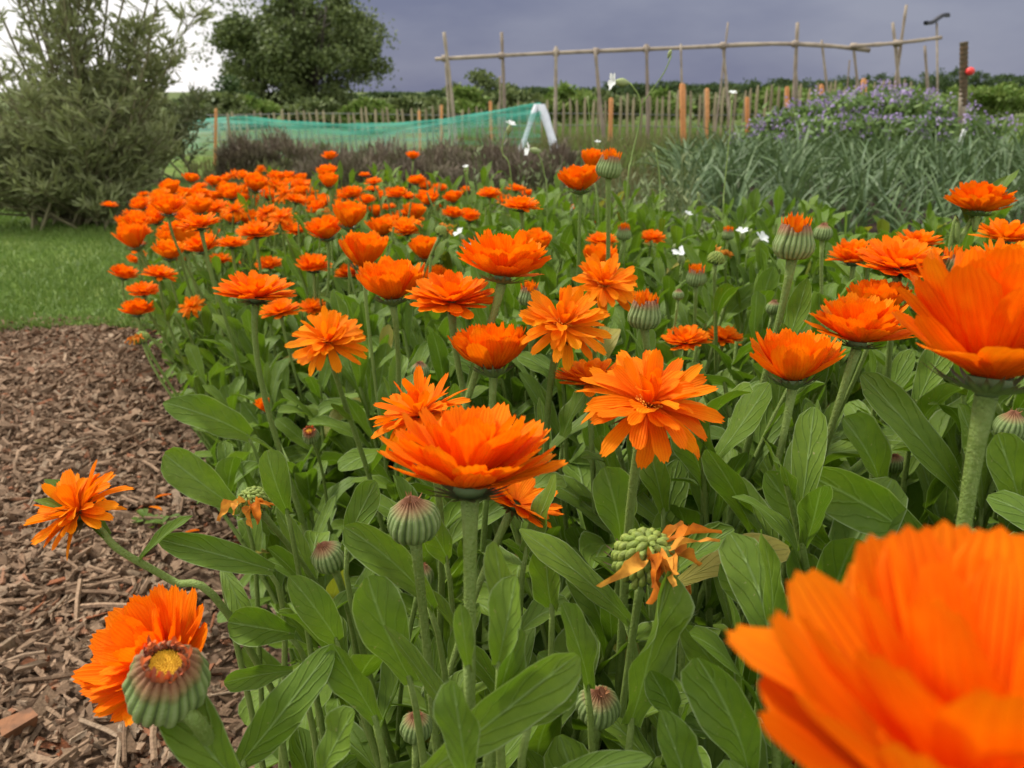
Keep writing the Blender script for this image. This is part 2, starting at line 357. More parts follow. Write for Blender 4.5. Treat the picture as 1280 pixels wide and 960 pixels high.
def stem_leaf(g, p, az, L, W, e0, e1, r, nr=9, nc=5, kind=1):
    V, Fc, C = strip(L, leafprof(W, kind), R(e0), R(e1), nr, nc, cupk=r.uniform(.1, .5), wave=.12, twist=r.normal(0, .3), side=r.normal(0, .08), r=r)
    g.add(V @ rotz(az).T + p, Fc, C)
def base_of(p, ax, r):
    b = np.array([p[0] - ax[0] * .09 + r.normal(0, .015), p[1] - ax[1] * .09 + .03 + r.normal(0, .015), 0.])
    b[0] = max(b[0], edge(b[1]) + .06); return b
def stem(root, p, ax, b, dia, hi, via=None, nleaf=3, seed=0, rad=None, leafat=(.25, .6)):
    r = np.random.default_rng(seed); rad = rad or dia * .036
    if via: path = smoothpath([p, p - ax * .012] + via + [b], 30)
    else: path = bez(p, p - ax * min(.10, p[2] * .3) + [r.normal(0, .008), r.normal(0, .008), 0], b + np.array([r.normal(0, .035), r.normal(0, .03), p[2] * .45]), b, 22 if hi else 9)
    P = path - np.array(root.location)
    g = G(); ns = 10 if hi == 2 else 7 if hi else 5
    rr = rad * np.interp(np.linspace(0, 1, len(P)), [0, .06, .15, 1], [1.5, 1.1, 1.0, 1.25])
    tube(g, P, rr, ns, [r.random(), .5, .5, 0])
    if hi == 2 and np.linalg.norm(p - [0, 0, CZ]) < .8:             # fine down on the near stems
        nh = 1100; f = r.uniform(0, (len(P) - 1) * .7, nh); i0 = f.astype(int); q = P[i0] + (P[i0 + 1] - P[i0]) * (f - i0)[:, None]; an = r.uniform(0, 6.28, nh); o = np.stack([np.cos(an), np.sin(an), r.normal(0, .25, nh)], -1)
        cards(g, q + o * [1, 1, 0] * (rr[i0] * .93)[:, None], r.uniform(.0007, .0015, nh), .00016, np.array([np.array(Vector(v).to_track_quat('X', 'Z').to_matrix()) for v in o]), rnd=np.ones(nh))
    link('stem', g.mesh('stem', M_stem), root)
    for k in range(nleaf):
        f = r.uniform(*leafat); q = P[int(f * (len(P) - 1))]; lg = G()
        stem_leaf(lg, q, r.uniform(0, 6.28), r.uniform(.035, .06), r.uniform(.009, .016), r.uniform(40, 65), r.uniform(15, 60), r, 8 if hi else 5, 5 if hi else 3)
        link('leaf', lg.mesh('leaf', M_leaf), root)
nflow = 0; SEEN = []
def marigold(px, py, W, form, tx=0., ty=0., label='', amber=0, cm=6.0, group='orange marigolds blooming in the bed', via=None, bases=None, seed=None, disc=None, nleaf=None):
    """a marigold: bloom of W pixels in a 1280 wide picture and cm centimetres real width decides how far it stands"""
    global nflow; nflow += 1; sd = nflow * 7 if seed is None else seed; r = np.random.default_rng(sd)
    depth = cm / 100 * F / W; p = at(px, py, depth); dia = cm / 100; SEEN.append((px, py, W * .52, W * (.5 if ty > .35 or form in ('cup', 'goblet') else .36), depth))
    ax = np.array([tx, -ty, 1.]); ax /= np.linalg.norm(ax)
    hi = 2 if W > 85 else 1 if W > 30 else 0
    pm, cmh, dm, s = bloom_meshes(form, sd % (5 if hi else 3) if W < 85 else sd, hi, amber)
    up = {'cup': .24, 'goblet': .36, 'open': .15, 'broad': .2, 'flat': .05, 'daisy': .04, 'shaggy': .0, 'half': .55}[form]
    sc = dia * (.55 if form == 'half' else 1); c = p - ax * up * sc             # p is the middle of the bloom, c its heart
    b = base_of(c, ax, r) if bases is None else np.array([*bases, 0.])
    root = thing('marigold', label, 'marigold', b, group)
    rot = frame(ax, r.uniform(0, 6.28))
    put('petals', pm, root, c, rot, sc); put('bracts', cmh, root, c, rot, sc)
    if disc or (disc is None and ty > .3): put('disc', dm, root, c, rot, sc)
    stem(root, c - ax * .16 * s * sc, ax, b, dia, hi, [np.asarray(v) for v in via] if via else None, (3 if W > 60 else 2 if W > 30 else 0) if nleaf is None else nleaf, sd)
    return root

def bud_mesh(kind, seed, hi=1):
    """ribbed round bud of overlapping bracts, unit = diameter; centre at origin"""
    r = np.random.default_rng(seed); g = G(); n = 21; ns = n * 6; nv = 18
    v = np.linspace(0, 1, nv)
    top = {'closed': .035, 'tip': .62, 'open': .40}[kind]
    rad = np.interp(v, [0, .04, .15, .35, .52, .7, .86, 1], [.07, .20, .37, .49, .5, .43, .27 if kind == 'closed' else .40, top * .5])
    z = np.interp(v, [0, .15, .35, .52, .7, .86, 1], [-.42, -.38, -.2, -.02, .17, .31, .42 if kind == 'closed' else .40])
    an = np.linspace(0, 2 * np.pi, ns, endpoint=False); sw = .35 * v[:, None]
    ph = (an[None] * n / (2 * np.pi)) % 1; rib = np.abs(np.sin(np.pi * ph)) ** .6
    ir = 1 + .035 * np.sin(an[None] * 3 + seed) + .03 * r.normal(size=n)[np.clip((an * n / (2 * np.pi)).astype(int), 0, n - 1)][None]
    rr = rad[:, None] * ir * (.925 + .075 * rib); A = an[None] + sw
    zz = z[:, None] + (np.abs(np.sin(np.pi * ph)) ** .8) * .07 * (v[:, None] > .93)
    V = np.stack([rr * np.cos(A), rr * np.sin(A), zz + 0 * A], -1)
    C = np.zeros((nv, ns, 4)); C[..., 0] = r.random(); C[..., 1] = v[:, None]; C[..., 2] = rib; g.add(V, gridF(nv, ns, True), C.reshape(-1, 4))
    return g
def bud(px, py, W, kind='closed', tx=0., ty=0., label='', cm=2.3, group='marigold buds among the leaves', via=None, bases=None, name='marigold_bud'):
    global nflow; nflow += 1; sd = nflow * 5; r = np.random.default_rng(sd)
    p = at(px, py, cm / 100 * F / W); dia = cm / 100; SEEN.append((px, py, W * .55, W * .6, cm / 100 * F / W)); ax = np.array([tx, -ty, 1.]); ax /= np.linalg.norm(ax)
    b = base_of(p, ax, r) if bases is None else np.array([*bases, 0.])
    root = thing(name, label, 'flower bud', b, group); rot = frame(ax, r.uniform(0, 6.28))
    key = ('bud', kind, sd % 3)
    if key not in _cache:
        _cache[key] = bud_mesh(kind, sd).mesh('bracts', M_bud)
        g = G()
        if kind == 'closed':                                   # a pinch of dry bract tips
            for k in range(16):
                V, Fc, C = strip(r.uniform(.16, .3), lambda t: .035 * (1 - t * .9), R(r.uniform(5, 60)), R(r.uniform(30, 88)), 4, 3, r=r, twist=.5)
                V[:, 0] += .02; V[:, 2] += .33; g.add(V @ rotz(r.uniform(0, 6.28)).T, Fc, C)
            _cache[key + ('t',)] = g.mesh('tip', mat('bud_tip_%d' % sd, (.22, .055, .03), .8, (.38, .17, .06)))
        elif kind == 'tip':                                    # a crown of orange petals pushing out
            for k in range(40):
                q = .40 * np.sqrt(r.random())
                V, Fc, C = strip(r.uniform(.28, .42), lambda t: .05 * np.interp(t, [0, .7, 1], [1, 1, .4]), R(80 + r.normal(0, 6)), R(88 + r.normal(0, 14)), 5, 3, tooth=.1, cupk=.3, r=r)
                V[:, 0] += q; V[:, 2] += .42 - q * .3 - .02; g.add(V @ rotz(r.uniform(0, 6.28)).T, Fc, C)
            _cache[key + ('t',)] = g.mesh('petal_tips', M_pet)
        else:                                                  # spent disc showing yellow with a ragged red brown ring
            for k in range(120):
                q = np.sqrt(k / 120) * .19; a = k * 2.4
                tube(g, [[q * np.cos(a), q * np.sin(a), .32], [q * np.cos(a), q * np.sin(a), .43 - q * .15]], [.014, .017], 5, [r.random(), 0, 0, 0], 0)
            for k in range(34):
                V, Fc, C = strip(r.uniform(.14, .36), lambda t: .05 * (1 - t * .7), R(r.uniform(10, 60)), R(r.uniform(100, 170)), 5, 3, r=r, twist=.5)
                V[:, 0] += .21; V[:, 2] += .38; g.add(V @ rotz(r.uniform(0, 6.28)).T, Fc, C, 1)
            _cache[key + ('t',)] = g.mesh('florets', [M_yel, mat('dry_ring', (.26, .06, .03), .8, (.75, .16, .03))])
    put('bracts', _cache[key], root, p, rot, dia)
    put({'closed': 'tip', 'tip': 'petal_tips', 'open': 'florets'}[kind], _cache[key + ('t',)], root, p, rot, dia)
    stem(root, p - ax * .40 * dia, ax, b, dia * 2.3, 2 if W > 50 else 1, [np.asarray(v) for v in via] if via else None, 0 if kind == 'open' else 2 if W > 18 else 0, sd, rad=.0021 * max(.6, cm / 2.3))
    return root
def seedhead(px, py, W, tx, ty, label, npet=9, cm=2.4, dry=.4, seedy=True):
    """spent bloom: dome of curled green seeds with shrivelled petals hanging from it"""
    global nflow; nflow += 1; sd = nflow * 11; r = np.random.default_rng(sd)
    p = at(px, py, cm / 100 * F / W); dia = cm / 100; SEEN.append((px, py, W * .55, W * .6, cm / 100 * F / W)); ax = np.array([tx, -ty, 1.]); ax /= np.linalg.norm(ax)
    b = base_of(p, ax, r); root = thing('withered_marigold', label, 'withered flower', b, 'withered marigolds going to seed'); rot = frame(ax, 0.4)
    if seedy:
        g = G(); n = 70
        for k in range(n):                                     # curled knobbly seeds in a spiral
            f = (k + .5) / n; th = math.acos(1 - f * 1.12); a = k * 2.39996
            o = np.array([math.sin(th) * math.cos(a), math.sin(th) * math.sin(a), math.cos(th)]); e = np.array([math.cos(th) * math.cos(a), math.cos(th) * math.sin(a), -math.sin(th)])
            c0 = o * .36; q = bez(c0 + e * .10, c0 + e * .12 + o * .12, c0 - e * .10 + o * .16, c0 - e * .11, 7)
            tube(g, q, np.array([.015, .038, .052, .056, .052, .036, .012]), 6, [r.random(), 0, 0, 0])
        put('seeds', g.mesh('seeds', M_seed), root, p, rot, dia)
    c = G()
    for k in range(20):
        V, Fc, C = strip(.5 * r.uniform(.8, 1.2), lambda t: .06 * (1 - t * .9), R(-5), R(r.uniform(10, 60)), 5, 3, r=r, cupk=.3); V[:, 0] += .1; V[:, 2] -= .2
        c.add(V @ rotz(k * .314).T, Fc, C)
    put('bracts', c.mesh('bracts', M_bract), root, p, rot, dia)
    g = G()
    for k in range(npet):
        a = r.uniform(-2.6, .4) if seedy else r.uniform(0, 6.28); V, Fc, C = strip(r.uniform(.6, 1.0), lambda t: r_w * np.interp(t, [0, .5, 1], [.5, 1, .3]), R(r.uniform(15, 75) if seedy else r.uniform(66, 84)), R(r.uniform(-70, 0) if seedy else r.uniform(80, 125)), 11, 5, cupk=r.uniform(.5, 1.3), wave=.7, twist=r.normal(0, 1.3), side=r.normal(0, .25), r=r) if (r_w := r.uniform(.05, .17)) else None
        V[:, 0] += .22; V[:, 2] += .25; g.add(V @ rotz(a).T, Fc, C)
    put('shrivelled_petals', g.mesh('shrivelled_petals', M_wither), root, p, rot, dia)
    stem(root, p - ax * .3 * dia, ax, b, dia * 2, 1, None, 2, sd, rad=.0018)
    return root

# ------------------------------------------------------------ ground, path, lawn, soil
def sheet(name, xs, ys, zf, m, kind='structure', sub=1):
    X, Y = np.meshgrid(xs, ys); g = G(); V = np.stack([X, Y, zf(X, Y)], -1); g.add(V, gridF(len(ys), len(xs)), np.zeros((V.size // 3, 4))); o = g.obj(name, m); tag(o, kind=kind); return o
M_ground = mat('field_ground', (0.075, 0.12, 0.03), .9, noise=1., ncol=(0.13, 0.13, 0.05), nscale=.8, bump=.6, bscale=9, spec=.1)
gx = np.r_[-900, -300, -100, -40, np.linspace(-15, 15, 31), 40, 100, 300, 900]; gy = np.r_[-30, -8, np.linspace(-2, 16, 19), 25, 40, 80, 160, 400, 1200]
sheet('ground', gx, gy, lambda X, Y: X * 0 - .03, M_ground)
def soil_extra(cur, E):
    cur = E['mixc'](E['mrange'](E['noise'](90, 8), .48, .68, 0, .8), cur, (0.085, 0.05, 0.032))
    return E['mixc'](E['mrange'](E['noise'](260, 4), .62, .72, 0, .7), cur, (0.16, 0.12, 0.09))
M_soil = mat('dark_soil', (0.028, 0.018, 0.013), .95, bump=1., bscale=160, spec=.15, extra=soil_extra)
def lump(X, Y, a, k):
    return a * (np.sin(X * k + 2 * np.sin(Y * k * .7)) * np.sin(Y * k * 1.1 + 1.7 * np.sin(X * k * .8)) + .5 * np.sin(X * k * 3.1 + Y * k) * np.sin(Y * k * 2.7 - X))
sheet('soil', np.linspace(-1.6, 4.5, 150), np.linspace(-.6, 8, 190), lambda X, Y: lump(X, Y, .008, 19) - .014, M_soil)
M_mulchbed = mat('mulch_bed', (0.12, 0.075, 0.045), .95, noise=1., ncol=(0.2, 0.13, 0.085), nscale=120, bump=1., bscale=200, spec=.1)
sheet('mulch_path', np.linspace(-3.6, -.18, 90), np.linspace(-.6, 2.5, 90), lambda X, Y: lump(X, Y, .005, 14) - .004 - np.clip((X - (np.interp(Y, EDGE_Y, EDGE_X) + .02)) * .4, 0, .05), M_mulchbed)
def chip_extra(cur, E):
    cur = E['mixc'](E['mrange'](E['sx'].outputs[1], .75, 1., 0, .8), cur, (0.40, 0.30, 0.20))
    cur = E['mixc'](E['mrange'](E['sx'].outputs[2], .9, 1., 0, 1.), cur, (0.30, 0.10, 0.04))
    return E['mixc'](E['mrange'](E['noise'](220, 5), .35, .7, 0, .5), cur, (0.075, 0.045, 0.03))
M_chip = mat('wood_chips', (0.165, 0.103, 0.060), .9, (0.40, 0.265, 0.165), bump=.7, bscale=400, spec=.15, extra=chip_extra)
g = G(); n = 62000
X = rng.uniform(-1.9, .1, n); Y = .25 + 2.15 * rng.random(n) ** .8
e = np.array([edge(y) for y in Y]); keep = (X < e + .07 + rng.normal(0, .03, n)) & (np.abs(X) < .66 * Y + .35); X, Y, e = X[keep], Y[keep], e[keep]
dens = np.clip((e + .10 - X) / .22, .25, 1); keep = rng.random(len(X)) < dens; X, Y, e = X[keep], Y[keep], e[keep]; n = len(X)
big = rng.random(n) ** 4; Ls = .004 + .034 * big + .006 * rng.random(n); Ws = np.minimum(.0025 + .0095 * rng.random(n) ** 1.6, Ls * .8); Ts = .0015 + .0035 * rng.random(n)
UB = np.array([[x, y, z] for z in (-.5, .5) for y in (-.5, .5) for x in (-.5, .5)]); UF = np.array([[0, 2, 3, 1], [4, 5, 7, 6], [0, 1, 5, 4], [2, 6, 7, 3], [0, 4, 6, 2], [1, 3, 7, 5]])
V = UB[None] * np.stack([Ls, Ws, Ts], -1)[:, None]; V = V * (1 + rng.normal(0, .24, V.shape)); V[:, :, 1] += .18 * Ws[:, None] * rng.normal(0, 1, (n, 8))
ya = rng.uniform(0, 6.28, n); ti = rng.normal(0, .38, n); ro = rng.normal(0, .7, n)
def eul(z, y, x):
    cz, sz, cy, sy, cx, sx_ = np.cos(z), np.sin(z), np.cos(y), np.sin(y), np.cos(x), np.sin(x)
    return np.stack([np.stack([cz * cy, cz * sy * sx_ - sz * cx, cz * sy * cx + sz * sx_], -1), np.stack([sz * cy, sz * sy * sx_ + cz * cx, sz * sy * cx - cz * sx_], -1), np.stack([-sy, cy * sx_, cy * cx], -1)], 1)
V = np.einsum('nij,nkj->nki', eul(ya, ti, ro), V) + np.stack([X, Y, .002 + .016 * rng.random(n) ** 1.3 + lump(X, Y, .005, 14)], -1)[:, None]
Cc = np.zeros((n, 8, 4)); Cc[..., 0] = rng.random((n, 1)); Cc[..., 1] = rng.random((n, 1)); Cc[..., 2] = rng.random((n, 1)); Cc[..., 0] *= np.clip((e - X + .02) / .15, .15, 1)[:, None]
g.add(V, (np.arange(n)[:, None, None] * 8 + UF[None]).reshape(-1, 4), Cc.reshape(-1, 4))
for k in range(170):                                           # twigs and long splinters
    y = rng.uniform(.45, 1.6); x = rng.uniform(-.65 * y - .1, edge(y) + .12); a = rng.uniform(0, 6.28); l = rng.uniform(.03, .09)
    c = np.array([x, y, .017]); dv = np.array([math.cos(a), math.sin(a), rng.normal(0, .1)]) * l / 2
    tube(g, [c - dv, c + dv * .1 + rng.normal(0, .002, 3), c + dv], rng.uniform(.0012, .0035), 5, [rng.random() * .8 + .2, rng.random(), 0, 0])
tag(g.obj('bark_mulch', M_chip, smooth=False), 'brown chipped bark and wood mulch covering the path', 'mulch', kind='stuff')

M_turf = mat('lawn_ground', (0.10, 0.16, 0.025), .9, noise=.8, ncol=(0.16, 0.20, 0.05), nscale=3, bump=.5, bscale=60, spec=.1)
sheet('lawn', np.linspace(-6, -.75, 40), np.linspace(2.32, 9, 50), lambda X, Y: lump(X, Y, .006, 3) + .012 - .05 * (X > -.95), M_turf)
M_grass = mat('lawn_grass', (0.105, 0.185, 0.028), .55, (0.18, 0.26, 0.05), trans=.25, spec=.3)
def blades(g, X, Y, H, wd, lean=.5, mat_=0, z0=0., yel=0.):
    n = len(X); a = rng.uniform(0, 6.28, n); ln = rng.normal(0, lean, n); H = H * rng.uniform(.5, 1.15, n); T = np.array([0, .5, 1.])
    b = rng.uniform(0, 6.28, n); sx_, sy_ = np.cos(b) * wd / 2, np.sin(b) * wd / 2
    V = np.zeros((n, 3, 2, 3))
    for i, t in enumerate(T):
        wk = [1, .8, .08][i]; q = H * ln * t * t
        for j, s in enumerate((-1, 1)):
            V[:, i, j, 0] = X + np.cos(a) * q + s * sx_ * wk; V[:, i, j, 1] = Y + np.sin(a) * q + s * sy_ * wk; V[:, i, j, 2] = z0 + H * t * (1 - .25 * np.abs(ln) * t)
    Fc = (np.arange(n)[:, None, None] * 6 + np.array([[0, 1, 3, 2], [2, 3, 5, 4]])[None]).reshape(-1, 4)
    C = np.zeros((n, 6, 4)); C[..., 0] = rng.random((n, 1)); g.add(V.reshape(-1, 3), Fc, C.reshape(-1, 4), mat_)
g = G(); n = 60000; Y = 2.25 + 2.7 * rng.random(n) ** 1.5; X = rng.uniform(-3.4, -.85, n); k = (np.abs(X) < .68 * Y) & (Y > 2.27 + .05 * np.sin(X * 9) + .12 * (X < -1.6) * 0)
blades(g, X[k], Y[k], .035, .0045, .8, z0=.008)
tag(g.obj('lawn_grass', M_grass), 'short mown green grass between the bark path and the willow', 'grass', kind='stuff')

# ------------------------------------------------------------ far field: rough grass, hedges and trees
M_rough = mat('rough_grass', (0.10, 0.18, 0.025), .6, (0.20, 0.26, 0.06), trans=.2, spec=.2)
g = G(); n = 26000; Y = rng.uniform(6.9, 16, n); X = rng.uniform(-.1, 1, n) * .66 * Y; X = np.where(rng.random(n) < .55, rng.uniform(.38, .66, n) * Y, X)
blades(g, X, Y, .28, .014, .5, z0=-.03)
tag(g.obj('rough_grass', M_rough), 'tall rough green grass beyond the leeks around the fence', 'grass', kind='stuff')
M_straw = mat('dry_grass', (0.20, 0.17, 0.07), .7, (0.12, 0.14, 0.045), trans=.2, spec=.2)
g = G(); n = 9000; Y = rng.uniform(4.2, 8, n); X = rng.uniform(-.38, .2, n) * Y
blades(g, X, Y, .16, .012, .6, z0=-.03)
n = 5000; Y = rng.uniform(8, 9.6, n); X = rng.uniform(.0, .5, n) * Y; blades(g, X, Y, .3, .012, .4, z0=-.03)
tag(g.obj('dry_grass', M_straw), 'straw coloured dry grass around the brown shrubs and the fence foot', 'grass', kind='stuff')

M_bark = mat('tree_bark', (0.055, 0.042, 0.032), .9, noise=1., ncol=(0.10, 0.085, 0.065), nscale=8, bump=.8, bscale=20)
M_tl = mat('tree_leaves', (0.070, 0.100, 0.028), .6, (0.175, 0.215, 0.065), trans=.18, spec=.3)
M_tl2 = mat('hedge_leaves', (0.035, 0.065, 0.018), .6, (0.075, 0.115, 0.032), trans=.18, spec=.2)
def crown_points(n, c, rad, nclump, r, lo=-.9, clump=.28):
    c = np.asarray(c); rad = np.asarray(rad); cc = []
    while len(cc) < nclump:
        v = r.normal(size=3); v /= np.linalg.norm(v); v *= r.random() ** .38
        if v[2] > lo: cc.append(v)
    cc = np.array(cc); i = r.integers(0, nclump, n); s = r.uniform(.6, 1.25, nclump)[i][:, None] * clump
    q = r.normal(size=(n, 3)); q /= np.linalg.norm(q, axis=1)[:, None]; q *= (r.random((n, 1)) ** .45)
    return c + (cc[i] + q * s) * rad, c + cc * rad
r = np.random.default_rng(5)
tb = aty(378, 114, 34.); root = thing('tree', 'large round dark green tree standing beyond the green net', 'tree', (tb[0], 34, 0))
P, cc = crown_points(46000, (0, 0, 2.35), (3.4, 3.1, 2.5), 95, r, -.97, .20)
g = G(); cards(g, P, r.uniform(.11, .2, len(P)), r.uniform(.06, .11, len(P)), rots(len(P), r)); P2, _ = crown_points(3500, (0, 0, 2.4), (3.75, 3.4, 2.7), 130, r, -.9, .22); cards(g, P2, .15, .08, rots(len(P2), r))
link('crown', g.mesh('crown', M_tl), root)
g = G()
for k in range(5):
    o = np.array([r.normal(0, .18), r.normal(0, .18), 0]); tube(g, smoothpath([o, o * 1.8 + [0, 0, .8], o * 3.5 + [r.normal(0, .3), 0, 2.], o * 5 + [r.normal(0, .5), 0, 3.6]], 10), np.linspace(.17, .03, 10), 8)
for c_ in cc[:80]: tube(g, smoothpath([[c_[0] * .12, c_[1] * .12, .8], c_ * [.5, .5, 1] - [0, 0, .5], c_], 6), np.linspace(.05, .01, 6), 5)
link('trunk', g.mesh('trunk', M_bark), root)
def smalltree(px, ytop, D, wpx, label, group=None, m=M_tl2, name='tree', n=None, seed=0, sq=.55):
    r = np.random.default_rng(seed + 50); x = aty(px, 114, D)[0]; top = aty(px, ytop, D)[2]; wd = wpx / F * D * 1.03
    root = thing(name, label, 'tree' if name == 'tree' else 'bush', (x, D, -.03), group); H = top + .03
    n = n or 2600; sz = max(.10, D * .0022)
    P, cc = crown_points(n, (0, 0, H * sq), (wd / 2 * .85, wd / 2 * .7, H * (1 - sq) * .95), 26, r, -.95, .36)
    g = G(); cards(g, P, r.uniform(.8, 1.5, n) * sz, r.uniform(.45, .8, n) * sz, rots(n, r)); link('crown', g.mesh('crown', m), root)
    g = G(); tube(g, smoothpath([[0, 0, 0], [.02 * H, 0, .3 * H], [0, 0, .75 * H]], 6), np.linspace(.04 * H, .01 * H, 6), 6)
    for c_ in cc[:6]: tube(g, [[0, 0, H * .25], c_], [.02 * H, .006 * H], 4)
    link('trunk', g.mesh('trunk', M_bark), root); return root
smalltree(602, 94, 26, 90, 'rounded green bush rising behind the second bean pole', m=M_tl, n=5200, seed=1, name='bush')
smalltree(285, 96, 22, 70, 'thin leafy tree under the left side of the big tree', n=1800, seed=2)
smalltree(545, 122, 22, 50, 'low green bush beyond the fence left of the bean poles', m=M_tl, n=2500, seed=3, name='bush')
hx = list(np.linspace(425, 1300, 34)); rr_ = random.Random(3)
for i, x in enumerate(hx):
    yt = np.interp(x, [425, 520, 690, 800, 900, 960, 1050, 1130, 1300], [120, 118, 108, 104, 101, 94, 97, 92, 88]) + rr_.uniform(-4, 4)
    smalltree(x, yt, 80 + rr_.uniform(-12, 20), 46 + rr_.uniform(-8, 14), 'dark green tree in the long hedgerow on the horizon', 'hedgerow trees on the horizon', n=1500, seed=10 + i)
for i, x in enumerate((1020, 1100, 1170, 1240, 1300)):
    smalltree(x, 107 + rr_.uniform(-3, 2), 24 + rr_.uniform(-3, 3), 105, 'low mid green bush in the field beyond the purple flowers, %s from the left' % ORD[i], 'low bushes in the field on the right', M_rough, 'bush', 3600, 80 + i)
for i, x in enumerate((262, 325, 390, 455, 520, 585, 645, 705, 770, 840, 905, 960)):
    smalltree(x + rr_.uniform(-10, 10), (126 if x < 470 else 118) + rr_.uniform(-7, 4), 17 + rr_.uniform(-2, 2), rr_.uniform(60, 105), 'low dull green bush behind the paling fence, %s from the left' % ORD[i], 'low bushes behind the paling fence', (M_tl, M_rough)[i % 2], 'bush', 3600, 95 + i)

# ------------------------------------------------------------ paling fence, stakes, poles
M_pale = mat('weathered_wood', (0.24, 0.20, 0.12), .85, (0.38, 0.32, 0.19), bump=.5, bscale=80)
M_orange = mat('new_wood', (0.60, 0.24, 0.075), .75, (0.68, 0.32, 0.12), noise=.4, ncol=(.42, .17, .06), nscale=30, bump=.3, bscale=60)
M_cane = mat('bamboo_cane', (0.28, 0.22, 0.16), .7, (0.40, 0.33, 0.24), noise=.5, ncol=(.16, .12, .09), nscale=12)
M_wire = mat('fence_wire', (0.20, 0.20, 0.19), .5)
fence = thing('paling_fence', 'grey brown paling fence of split stakes wired together across the field', 'fence', (0, 10.2, 0))
pr = random.Random(4); pale_meshes = []
for v in range(6):
    g = G(); h = 1.; a = pr.uniform(-.02, .02)
    V = []
    for t, wv in ((0, 1), (.35, .9), (.7, 1.05), (.93, .9), (1, .35)):
        for q in ((-1, -.5), (1, -.5), (1, .5), (-1, .5)): V.append([q[0] * .015 * wv + a * t + .004 * math.sin(t * 9 + v), q[1] * .014, t * h])
    g.add(V, gridF(5, 4, True), [v / 6, 0, 0, 0]); pale_meshes.append(g.mesh('pale', M_pale))
for i in range(98):
    x = -3.5 + i * .0835 + pr.uniform(-.015, .015); px_ = 640 + x / 10.2 * F
    yt = np.interp(px_, [280, 430, 560, 700, 800, 950, 1130], [140, 136, 132, 126, 118, 108, 102]) + pr.uniform(-4, 4)
    top = CZ + (114.4 - yt) / F * 10.2
    o = link('pale', pale_meshes[i % 6], fence); o.location = (x, pr.uniform(-.01, .01), -.03); o.scale = (1, 1, top + .03); o.rotation_euler = (0, pr.uniform(-.035, .035), 0)
for zz in (.12, .27, .40):
    g = G(); xs = np.linspace(-3.55, 4.7, 60); tube(g, np.stack([xs, .012 * np.sin(xs * 38), zz + .01 * np.sin(xs * 2.2)], -1), .004, 4); link('wire', g.mesh('wire', M_wire), fence)
STK = [(270, 135, 195, 5, 7.4, 'reddish'), (284, 141, 203, 4, 7.2, 'pale'), (524, 138, 182, 4.5, 9.7, 'thin tan'), (552, 131, 180, 4.5, 9.8, 'thin tan'), (613, 126, 168, 5.5, 9.9, 'thin tan'),
       (764, 122, 180, 7.5, 9.6, 'orange'), (853, 104, 190, 10, 8.9, 'broad bright orange'), (884, 110, 190, 7, 9.0, 'orange'), (934, 121, 182, 7, 9.4, 'rusty'), (984, 108, 150, 7, 9.8, 'orange'), (1027, 105, 140, 7, 9.9, 'orange'), (1080, 98, 130, 9, 9.5, 'broad orange')]
SL = ['reddish wooden stake at the left end of the green net', 'pale leaning stake beside the reddish stake at the net end', 'tan stake showing through the green net, left of two', 'tan stake showing through the green net, second of two', 'tan stake just before the white end of the net',
      'orange wooden stake right of the third bean pole', 'broadest bright orange stake in front of the fence', 'bright orange stake just right of the broadest one', 'rusty brown stake between two orange ones', 'orange stake at the left edge of the purple flowers', 'orange stake top above the purple flowers', 'wide orange stake top behind the purple flowers']
for (x, y0, y1, wd, D, c_), lb in zip(STK, SL):
    a = aty(x, y0, D); g = G(); w2 = wd / F * D / 2 * .66; zt = a[2]; b = aty(x + pr.uniform(-1.5, 1.5) + (6 if x == 284 else 0), y1, D); sl_ = (a[0] - b[0]) / (a[2] - b[2]); lean = -sl_ * zt; a[0] -= sl_ * zt; V = []
    for t, k_ in ((-.1, 1), (.3, 1), (.6, .95), (.97, 1), (1, .55)):
        for q in ((-1, -.6), (-.55, -1), (.55, -1), (1, -.6), (1, .6), (0.5, .9), (-.5, .9), (-1, .6)): V.append([q[0] * w2 * k_ - lean * t, q[1] * w2 * k_ * .8, t * zt])
    g.add(V, gridF(5, 8, True), [pr.random(), 0, 0, 0]); m = M_pale if c_ == 'pale' else M_orange
    o = link('stake', g.mesh('stake', m), None, (a[0], D, 0)); tag(o, lb, 'stake', 'wooden stakes along the fence')
DB = 9.3
bf = thing('bean_frame', 'long bean pole frame of thin canes tied to a ridge cane', 'plant support', (0, DB, 0))
def poleto(pts, r0, r1, name, parent, m=M_cane, dy=0):
    P = smoothpath([aty(x, y, DB + d_) - [0, DB, 0] for x, y, d_ in pts], 14); g = G(); tube(g, P, np.linspace(r0, r1, 14) * (1 + .12 * np.sin(np.arange(14) * 2.1)), 7, [pr.random(), 0, 0, 0]); return link(name, g.mesh(name, m), parent)
poleto([(544, 74, 0), (700, 66, 0), (850, 60, .02), (960, 55, .03), (1030, 57, .03), (1087, 63, .03)], .019, .023, 'ridge_cane', bf)
poleto([(1063, 58, -.04), (1120, 54, -.04), (1177, 47, -.04)], .021, .018, 'ridge_cane', bf)
